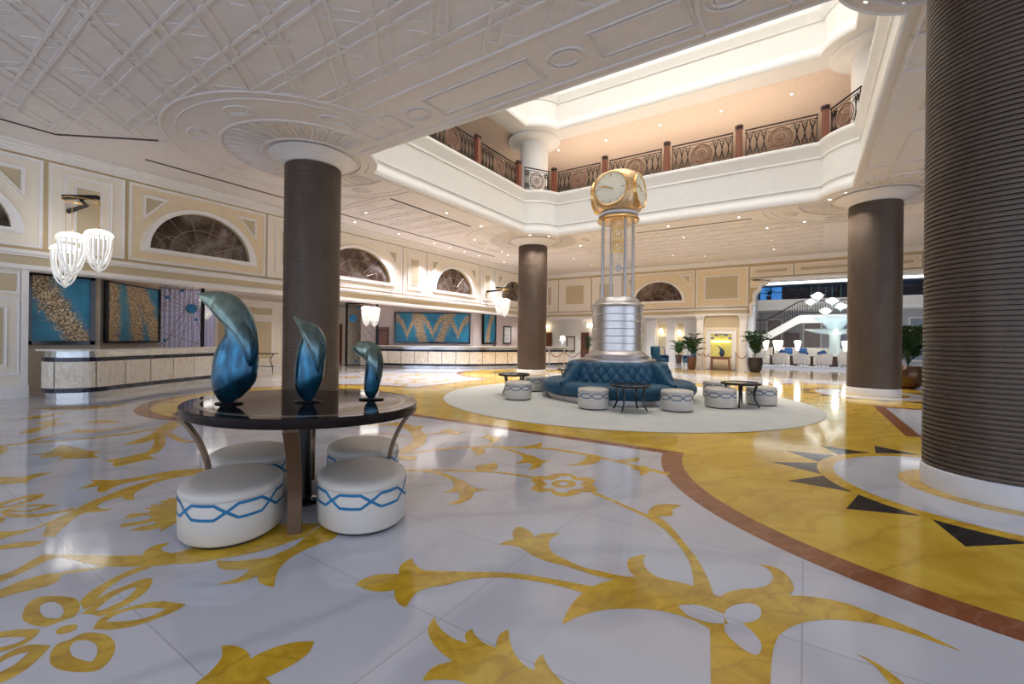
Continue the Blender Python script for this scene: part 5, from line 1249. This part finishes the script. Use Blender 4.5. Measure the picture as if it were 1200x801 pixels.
plant((-15.0, 34.0, .001), 'palm seen left of the clock drum far back in the corridor', [(.18, 0), (.25, .1), (.28, .5), (.24, .5)], TERR, 2.2, 18, .7, LEAF, 5)

def wing_chair(loc, rz, label):
    t = thing('wing_armchair', label, 'armchair', loc, rz, 'teal wing armchairs in the corridor')
    p = MB(); p.cbox((-.36, -.36, .20), (.36, .32, .46), .06); p.build('seat', VEL, t)
    p = MB(); p.cbox((-.40, .26, .22), (.40, .42, 1.22), .06); p.build('backrest', VEL, t)
    for s in (-1, 1):
        p = MB(); p.cbox((s*.40-.07, -.36, .2), (s*.40+.07, .32, .66), .05); p.build('arm', VEL, t)
        p = MB(); p.loft([[(s*.43-.05, y, z), (s*.43+.05, y, z)] for y, z in ((-.05, .66), (-.02, 1.0), (.12, 1.2), (.38, 1.22), (.38, .66), (-.05, .66))], False); p.build('wing', VEL, t)
        for y in (-.3, .34): p = MB(); p.tube([(s*.34, y, .21), (s*.34, y, .002)], [.03, .018], 8); p.build('leg', WOODD, t, True)
    p = MB(); p.M = Matrix.Translation((.05, .18, .66)) @ Matrix.Rotation(rad(-15), 4, 'X'); p.sphere((0, 0, 0), .22, 16, 10, .85); 
    return t
wing_chair((-7.75, 28.9, 0), rad(70), 'teal wing armchair right of the clock drum, turned to the right')
wing_chair((-6.05, 29.6, 0), rad(-60), 'teal wing armchair mostly hidden behind the palm left of the niche')

# console with vase, fan plates and picture light in the niche
t = thing('console_table', 'red-brown console table in the yellow lit niche', 'table', (-3.86, 26.38, 0))
p = MB(); p.cbox((-.56, -.2, .70), (.56, .2, .745), .01); p.build('tabletop', WOODR, t); p = MB(); p.box((-.46, -.16, .60), (.46, .16, .70)); p.build('apron', WOODR, t)
for sx in (-1, 1):
    for sy in (-1, 1): p = MB(); p.loft([[(sx*.43-w_, sy*.14-w_, z), (sx*.43+w_, sy*.14-w_, z), (sx*.43+w_, sy*.14+w_, z), (sx*.43-w_, sy*.14+w_, z)] for z, w_ in ((.001, .022), (.60, .035))], True, True, True); p.build('leg', WOODR, t)
t = thing('sculptural_vase', 'dark vase with one curling horn on the niche console', 'vase', (-3.84, 26.38, .75))
p = MB(); p.tube([(.04, 0, 0), (.04, 0, .02), (.06, 0, .1), (.05, 0, .22), (.05, 0, .32), (0, 0, .44), (-.1, 0, .54), (-.22, 0, .6)], [.06, .07, .12, .13, .10, .06, .03, .004], 14); p.build('body', pm('dark_teal_vase', (.02, .05, .09), .2), t, True)
FANB = pm('cobalt_fan_plate', (.006, .015, .13), .25, var=.4, vscale=20); FANW = pm('white_plate_rim', (.75, .78, .85), .3)
for k, (x, z, l) in enumerate(((-4.34, 1.70, 'lowest at left'), (-4.13, 1.87, 'second from left'), (-3.89, 1.94, 'topmost'), (-3.65, 1.87, 'second from right'), (-3.44, 1.70, 'lowest at right'))):
    t = thing('fan_plate', 'blue half-round fan plate, %s of the arc above the niche console' % l, 'plate', (x, YB-.034, z), 0, 'fan plates in the niche')
    hp = [(cos(pi*j/16), sin(pi*j/16)) for j in range(17)]
    p = MB(); p.loft([[(.11*u, y, .11*v) for u, v in hp] for y in (0, -.02)], True, True, True); p.build('plate', FANB, t)
    p = MB(); p.tube([(.11*u, -.02, .11*v) for u, v in hp], .005, 5); p.tube([(0.06*u, -.024, .05*v) for u, v in hp], .007, 5); p.build('rim', FANW, t)
p = MB(); p.box((-4.34, YB-.08, 1.55), (-3.44, YB-.035, 1.585)); tag(p.build('picture_light', emis('warm_yellow_tube', (1, .95, .35), 9)), 'glowing yellow light bar under the fan plates in the niche', 'light')

# stanchions and red ropes
ROPE = pm('red_velvet_rope', (.22, .02, .03), .7)
SP = {}
st0 = None
for k, (x, y, l) in enumerate(((-11.5, 21.0, 'beside the front of the long desk'), (-10.9, 21.6, 'middle one right of the middle column'), (-9.95, 21.6, 'left of the clock drum, last of its row'),
                               (-4.62, 25.55, 'left of the niche console'), (-3.02, 25.6, 'right of the niche console'), (-2.45, 25.3, 'beside the black potted palm at the arch'))):
    if st0 is None:
        st0 = bpy.data.objects.new('stanchion', None); COL.objects.link(st0)
        p = MB(); p.lathe([(.15, .001), (.155, .015), (.12, .03), (.02, .04)], 24); p.build('base', STEEL, st0, True)
        p = MB(); p.lathe([(.02, .04), (.02, .93), (.035, .94), (.035, .97), (.02, .98), (.028, 1.0), (.001, 1.02)], 14); p.build('pole', STEEL, st0, True); o = st0
    else: o = dup(st0)
    o.location = (x, y, 0); tag(o, 'chrome stanchion post ' + l, 'stanchion', 'stanchions'); SP[k] = (x, y)
def rope(a, b_, label, sag=.28, za=.9, zb=.9):
    p = MB(); p.tube([(a[0]+(b_[0]-a[0])*q, a[1]+(b_[1]-a[1])*q, za+(zb-za)*q-sag*4*q*(1-q)) for q in [j/12 for j in range(13)]], .02, 8); tag(p.build('barrier_rope', ROPE, smooth=True), label, 'rope', 'barrier ropes')
rope((SP[0][0]+.05, SP[0][1]), (SP[1][0]-.05, SP[1][1]-.05), 'red rope in front of the end of the long desk'); rope((SP[1][0]+.05, SP[1][1]), (SP[2][0]-.05, SP[2][1]), 'red rope left of the clock drum')
rope((-5.0, 26.3), (SP[3][0]-.05, SP[3][1]), 'short red rope left of the niche', .12); rope((SP[3][0]+.05, SP[3][1]), (-4.35, 26.0), 'red rope hanging at the left of the niche console', .15); rope((SP[4][0]+.05, SP[4][1]), (SP[5][0]-.05, SP[5][1]), 'red rope between the niche and the lounge arch', .2)
# corridor lights and mirror
SC_ = None
for k, (x, z, l) in enumerate(((-9.55, 2.36, 'above the teal armchair'), (-8.15, 2.24, 'second one right of the teal armchair'), (-19.9, 2.75, 'far back just right of the middle column'))):
    if SC_ is None:
        SC_ = bpy.data.objects.new('wall_sconce', None); COL.objects.link(SC_)
        p = MB(); p.lathe([(.19, -.14), (.06, .2), (.055, .2), (.18, -.13)], 20, (0, -.2, 0), False, False); p.build('shade', emis('lit_sconce_shade', (1, .9, .68), 4), SC_, True)
        p = MB(); p.tube([(0, 0, -.2), (0, -.1, -.22), (0, -.2, -.1)], .015, 6); p.build('bracket', BRASS, SC_); o = SC_
    else: o = dup(SC_)
    o.location = (x, 35.93, z); tag(o, 'lit wall sconce ' + l, 'sconce', 'wall sconces in the corridor')
t = thing('crystal_wall_light', 'bright crystal light beside the left edge of the clock drum, far back', 'light', (-15.5, 35.6, 2.85))
p = MB()
for k in range(9): a = 2*pi*k/9; p.sphere((.22*cos(a), .16*sin(a), .12*sin(3*a)), .07, 8, 6)
p.build('bulbs', emis('warm_crystal_bulbs', (1, .93, .8), 6), t, True); p = MB(); p.torus((0, 0, -.08), .2, .015, 24, 6); p.tube([(0, 0, -.08), (0, .3, -.08)], .015, 6); p.build('arm', BRASS, t)
t = thing('wall_mirror', 'tall framed mirror on the mauve wall left of the clock drum', 'mirror', (-17.5, 35.97, .62))
p = MB(); p.box((-.36, -.02, 0), (.36, 0, 1.22)); p.build('glass', pm('pale_mirror_panel', (.62, .52, .42), .12, var=.15), t)
p = MB(); ring2(p, lambda u, v, d=0: (u, -d, v), rc(-.42, .42, -.06, 1.28), rc(-.33, .33, .03, 1.19), 0, .05); p.build('frame', WOODD, t)

# ------------------------------------------------------------------ lounge beyond the arch
UPH = pm('ivory_upholstery', (.66, .60, .52), .8, var=.05, bmp=.1); CUSH = pm('royal_blue_cushion', (.008, .07, .22), .7, var=.15)
PZ = .132
def barrel():
    t = bpy.data.objects.new('barrel_armchair', None); COL.objects.link(t)
    p = MB(); p.lathe([(.28, .16), (.34, .18), (.36, .30), (.35, .40), (.30, .44), (.01, .44)], 32); p.build('seat', UPH, t, True)
    p = MB(); rows = []
    for k in range(25):
        a = rad(-25+230*k/24); top = .62+.22*sin(max(0, min(pi, (a-rad(-25))/rad(230)*pi)))
        rows.append([(r*cos(a), -r*sin(a), z) for r, z in ((.37, .15), (.44, .17), (.49, top-.06), (.46, top), (.42, top-.02), (.38, .42))])
    p.loft(rows, True, True, True); p.build('backrest', UPH, t, True, 60)
    for sx in (-1, 1):
        for sy in (-1, 1): p = MB(); p.tube([(sx*.22, sy*.22, .17), (sx*.25, sy*.25, .002)], [.025, .014], 8); p.build('leg', WOODD, t, True)
    return t
ba = barrel()
for k, (x, y, rz, l) in enumerate(((-2.42, 32.4, .3, 'leftmost, behind the palm at the arch'), (-1.32, 32.15, .5, 'left of the first dark side cabinet, turned right'), (-.22, 32.2, -.35, 'left of the middle lounge table'), (.90, 32.15, .35, 'right of the middle lounge table'), (2.0, 32.4, -.2, 'half hidden by the lounge column'))):
    o = ba if k == 0 else dup(ba)
    o.location = (x, y, PZ); o.rotation_euler = (0, 0, rz); o.scale = (.9, .9, .95); tag(o, 'ivory barrel armchair in the lounge, ' + l, 'armchair', 'lounge barrel chairs')
def cushion(loc, rot, label):
    p = MB(); rings = []
    for e, z in ((.7, -.07), (.95, -.045), (1, 0), (.95, .045), (.7, .07)):
        rings.append([(.23*e*max(-1, min(1, 1.25*cos(2*pi*k/24)))*(1), .23*e*max(-1, min(1, 1.25*sin(2*pi*k/24))), z) for k in range(24)])
    p.loft(rings, True, True, True); o = p.build('cushion', CUSH, smooth=True); o.location = loc; o.rotation_euler = rot; tag(o, label, 'cushion', 'blue lounge cushions')
cushion((-1.2, 32.12, .86), (rad(80), rad(30), .3), 'blue cushion on the chair left of the dark side cabinet'); cushion((-.12, 32.14, .85), (rad(78), rad(25), -.2), 'blue cushion on the chair left of the middle lounge table'); cushion((.84, 32.1, .86), (rad(78), rad(-25), .2), 'blue cushion on the chair right of the middle lounge table')
def lounge_table(x, y, label):
    t = thing('lounge_table', label, 'table', (x, y, PZ), 0, 'lounge tables'); p = MB(); p.lathe([(.38, .60), (.40, .615), (.40, .64), (.01, .64)], 32); p.build('tabletop', SLAB, t, True); p = MB(); p.lathe([(.2, .001), (.2, .03), (.09, .06), (.08, .5), (.16, .6)], 20); p.build('pedestal', WOODD, t, True)
lounge_table(.33, 33.0, 'pale round table with dark pedestal between two lounge chairs'); lounge_table(-1.85, 33.25, 'pale round lounge table behind the leftmost chairs')
for k, (x, l) in enumerate(((-.62, 'between the second and third lounge chairs'), (1.42, 'beside the lounge column'))):
    t = thing('side_cabinet', 'dark square side cabinet ' + l, 'cabinet', (x, 33.0, PZ), 0, 'dark lounge cabinets'); p = MB(); p.cbox((-.2, -.2, .001), (.2, .2, .62), .01); p.build('body', WOODD, t); p = MB(); p.cbox((-.23, -.23, .62), (.23, .23, .655), .008); p.build('top', SLAB, t)
SHD = emis('lit_glass_cone', (1, .93, .80), 2.2)
fl0 = None
for k, (x, y, l) in enumerate(((-2.2, 33.7, 'leftmost of the lounge lamps'), (-1.62, 34.0, 'second lounge lamp from left, just left of its twin'), (-1.4, 33.6, 'third lounge lamp from left'), (-.42, 33.6, 'lounge lamp in the middle, above the dark side cabinet'), (2.0, 33.4, 'lounge lamp nearest the column'))):
    if fl0 is None:
        fl0 = bpy.data.objects.new('lounge_lamp', None); COL.objects.link(fl0)
        p = MB(); p.lathe([(.14, .001), (.14, .02), (.02, .04), (.016, .95)], 20); p.build('stem', STEEL, fl0, True); p = MB(); p.lathe([(.06, .92), (.11, 1.1), (.17, 1.35), (.2, 1.52), (.15, 1.55), (.01, 1.56)], 24); p.build('shade', SHD, fl0, True); o = fl0
    else: o = dup(fl0)
    o.location = (x, y, PZ); tag(o, 'glowing cone lamp, ' + l, 'lamp', 'lounge cone lamps')
t = thing('banquette', 'long curved ivory banquette behind the lounge chairs', 'sofa', (0, 34.9, PZ))
P = [(x, .35*((x-.2)/3)**2) for x in [-2.6+5.6*j/20 for j in range(21)]]
p = MB(); p.loft([[(x, y-.35, .05), (x, y-.35, .42), (x, y-.3, .46), (x, y+.2, .46), (x, y+.2, .05)] for x, y in P], True, True, True); p.build('seat', UPH, t, True, 50)
p = MB(); p.loft([[(x, y+.2, .05), (x, y+.12, .95), (x, y+.18, 1.08), (x, y+.3, 1.1), (x, y+.38, 1.0), (x, y+.4, .05)] for x, y in P], True, True, True); p.build('backrest', UPH, t, True, 50)
cushion((-.95, 34.75, 1.0), (rad(75), 0, 0), 'blue cushion on the banquette, left of the middle lounge lamp'); cushion((-.15, 34.72, 1.0), (rad(75), 0, .1), 'blue cushion on the banquette, right of the middle lounge lamp')
# curved stair
t = thing('staircase', 'white staircase with dark railing rising to the lounge balcony', 'stairs', (0, 0, PZ))
SX = [-3.0+3.1*j/16 for j in range(17)]
def sz(x): return 2.05 + (3.32-2.05)*min(1, max(0, (x+2.35)/2.0)) if x > -2.35 else 2.05
p = MB(); p.loft([[(x, 36.0, sz(x)-.55), (x, 36.0, sz(x)), (x, 36.2, sz(x)), (x, 36.2, sz(x)-.55)] for x in SX+[1.0, 2.2, 3.4]], True, True, True); p.build('stringer', WHITE, t)
s_ = MB()
for j in range(12): x = -2.35+2.0*j/12; s_.box((x, 36.2, sz(x)-.1), (x+.18, 37.2, sz(x)+.06))
s_.build('tread', pm('grey_stair_stone', (.45, .44, .46), .4), t)
p = MB(); XS = SX+[1.0, 2.2, 3.4]
p.tube([(x, 36.05, sz(x)+.95) for x in XS], .035, 8); p.tube([(x, 36.05, sz(x)+.12) for x in XS], .015, 6)
for j in range(44):
    x = -2.95+6.2*j/43; p.tube([(x, 36.05, sz(x)), (x, 36.05, sz(x)+.95)], .011, 5)
    if j % 2 == 0: p.torus((x+.07, 36.05, sz(x)+.55), .10, .010, 12, 5, 'y')
p.build('railing', IRON, t)
t = thing('landing_railing', 'short dark railing at the stair foot behind the arch palm', 'railing', (-2.3, 34.6, PZ)); p = MB(); p.tube([(-.65, 0, 1.55), (.5, 0, 1.55), (1.0, .5, 1.25)], .03, 8)
for x in (-.6, -.3, 0, .3): p.tube([(x, 0, .002), (x, 0, 1.55)], .014, 6)
p.build('rails', IRON, t); p = MB(); p.cbox((.46, -.04, .002), (.54, .04, 1.6), .01); p.build('post', BLACKM, t)
# glass fountain sculpture and blossom chandelier
GL = glass('pale_aqua_glass', (.70, .88, .90), .35, .05)
t = thing('glass_fountain', 'flaring pale aqua glass bowl sculpture below the blossom lights', 'sculpture', (1.5, 33.95, PZ))
p = MB(); p.lathe([(.36, .002), (.3, .4), (.28, 1.2), (.30, 1.9), (.42, 2.4), (.7, 2.75), (1.15, 2.98), (1.2, 3.0), (1.12, 2.96), (.66, 2.7), (.38, 2.3)], 48, cap1=False); p.build('bowl', GL, t, True)
p = MB(); p.lathe([(.3, 1.95), (.9, 2.0), (1.6, 2.25), (1.62, 2.28), (.9, 2.06), (.3, 2.02)], 48, cap0=False, cap1=False); p.build('lower_dish', GL, t, True)
BLO = emis('lit_crystal_petals', (1, .97, .92), .9)
bl0 = None
for k, (x, y, z, s, l) in enumerate(((.24, 34.0, 3.95, .36, 'leftmost, hanging lower'), (.62, 33.8, 4.25, .44, 'highest of the cluster'), (1.34, 34.0, 3.95, .40, 'above the aqua bowl in the middle'), (1.0, 33.6, 3.30, .40, 'lowest one resting over the bowl'), (1.78, 34.0, 3.6, .40, 'rightmost, beside the lounge column'))):
    if bl0 is None:
        bl0 = bpy.data.objects.new('blossom_pendant', None); COL.objects.link(bl0); rnd = random.Random(9)
        p = MB()
        for j in range(70):
            a = rnd.uniform(0, 2*pi); e = rnd.uniform(.12, 1.0); r0 = .12*e; r1 = .95*e; zt = .95*(1.15-.45*e)
            b0 = Vector((r0*cos(a), r0*sin(a), .12)); b1 = Vector((r1*cos(a), r1*sin(a), zt)); sd = Vector((-sin(a), cos(a), 0))*.09; md = (b0+b1)/2+Vector((.1*cos(a), .1*sin(a), -.08))
            p.loft([[b0-sd*.2, b0+sd*.2], [md-sd, md+sd], [b1-sd*.7, b1+sd*.7], [b1*1.04+Vector((0, 0, .05)), b1*1.04+Vector((0, 0, .05))+sd*.05]], False)
        p.build('petals', BLO, bl0); p = MB(); p.lathe([(.01, -.45), (.08, -.2), (.3, .12), (.62, .55), (.6, .56), (.25, .16), (.02, -.1)], 24, cap0=False, cap1=False); p.build('glass_cup', GL, bl0, True)
        p = MB(); p.tube([(0, 0, .2), (0, 0, 4.6)], .02, 6); p.build('cable', pm('blue_cable', (.08, .25, .35), .4), bl0); o = bl0
    else: o = dup(bl0)
    o.location = (x, y, z); s *= 1.0; o.scale = (s, s, s); o.rotation_euler = (0, 0, k*1.1); tag(o, 'bright white blossom pendant in the lounge, ' + l, 'hanging light', 'lounge blossom pendants')
plant((-2.3, 37.7, 4.66), 'small plant behind glass on the balcony at upper left of the arch', [(.1, 0), (.16, .2), (.17, .3), (.13, .3)], BLKP, 1.0, 12, .4, LEAF, 8, .05)
# ------------------------------------------------------------------ lamps that light the hall, unseen fill spots included
def area(loc, rot, sx, sy, power, col, name):
    l = bpy.data.lights.new(name, 'AREA'); l.shape = 'RECTANGLE'; l.size = sx; l.size_y = sy; l.energy = power; l.color = col
    o = bpy.data.objects.new(name, l); COL.objects.link(o); o.location = loc; o.rotation_euler = rot; return o
def spot(loc, power, col=(1, .92, .82), ang=95, blend=.6, name='downlight_and_fill_beam', r=.05):
    l = bpy.data.lights.new(name, 'SPOT'); l.energy = power; l.color = col; l.spot_size = rad(ang); l.spot_blend = blend; l.shadow_soft_size = r
    o = bpy.data.objects.new(name, l); COL.objects.link(o); o.location = loc; return o
def pointl(loc, power, col=(1, .85, .65), r=.1, name='lamp_glow'):
    l = bpy.data.lights.new(name, 'POINT'); l.energy = power; l.color = col; l.shadow_soft_size = r
    o = bpy.data.objects.new(name, l); COL.objects.link(o); o.location = loc; return o

for o in [q for q in COL.objects if q.name.startswith('downlight') and q.type == 'EMPTY']:
    x, y, z = o.location
    if y > 8: spot((x, y, z-.03), SPOT_P*(1.2 if x < -14 else 1) if z < 9 else 400, (.82, .82, 1) if x < -14 else (1, .94, .88))
for x in (-2.15, -1.6, -.42, 1.52): pointl((x, 33.2, 2.0), 12, (1, .9, .75), .15)

for x, y in ((-17.0, 4.2), (-18.6, 7), (-17.2, 9.5), (-20, 11.5), (-17, 13), (-19.5, 13.5)): spot((x, y, 3.35), 75, (1, .86, .68), 130, 1)  # added fill spots, no fixtures, to brighten the recess
for x, y in ((-17.6, 17.2), (-15.4, 18.6), (-14.9, 21), (-15.2, 24.5)): spot((x, y, 3.0 if x > -15.45 else 3.35), 60, (.95, .9, .95), 130, 1)  # more added fill about the long desk, without fixtures
for x, y in ((-18, 31), (-14.5, 31.5), (-11, 30), (-8.5, 31.5), (-6.5, 29), (-9, 34), (-13, 34), (-17, 34)): spot((x, y, 3.35), 170, (.93, .95, 1), 130, 1)  # cool fill added to brighten the corridor, no downlights modelled here

for x in (-1.8, .6, 3.2, 6): 
    spot((x, 30.5, 5.85), 190, (.86, .91, 1), 120, 1); spot((x, 34.2, 5.85), 260, (.86, .91, 1), 120, 1)  # unseen cool spots added to fill the lounge with light
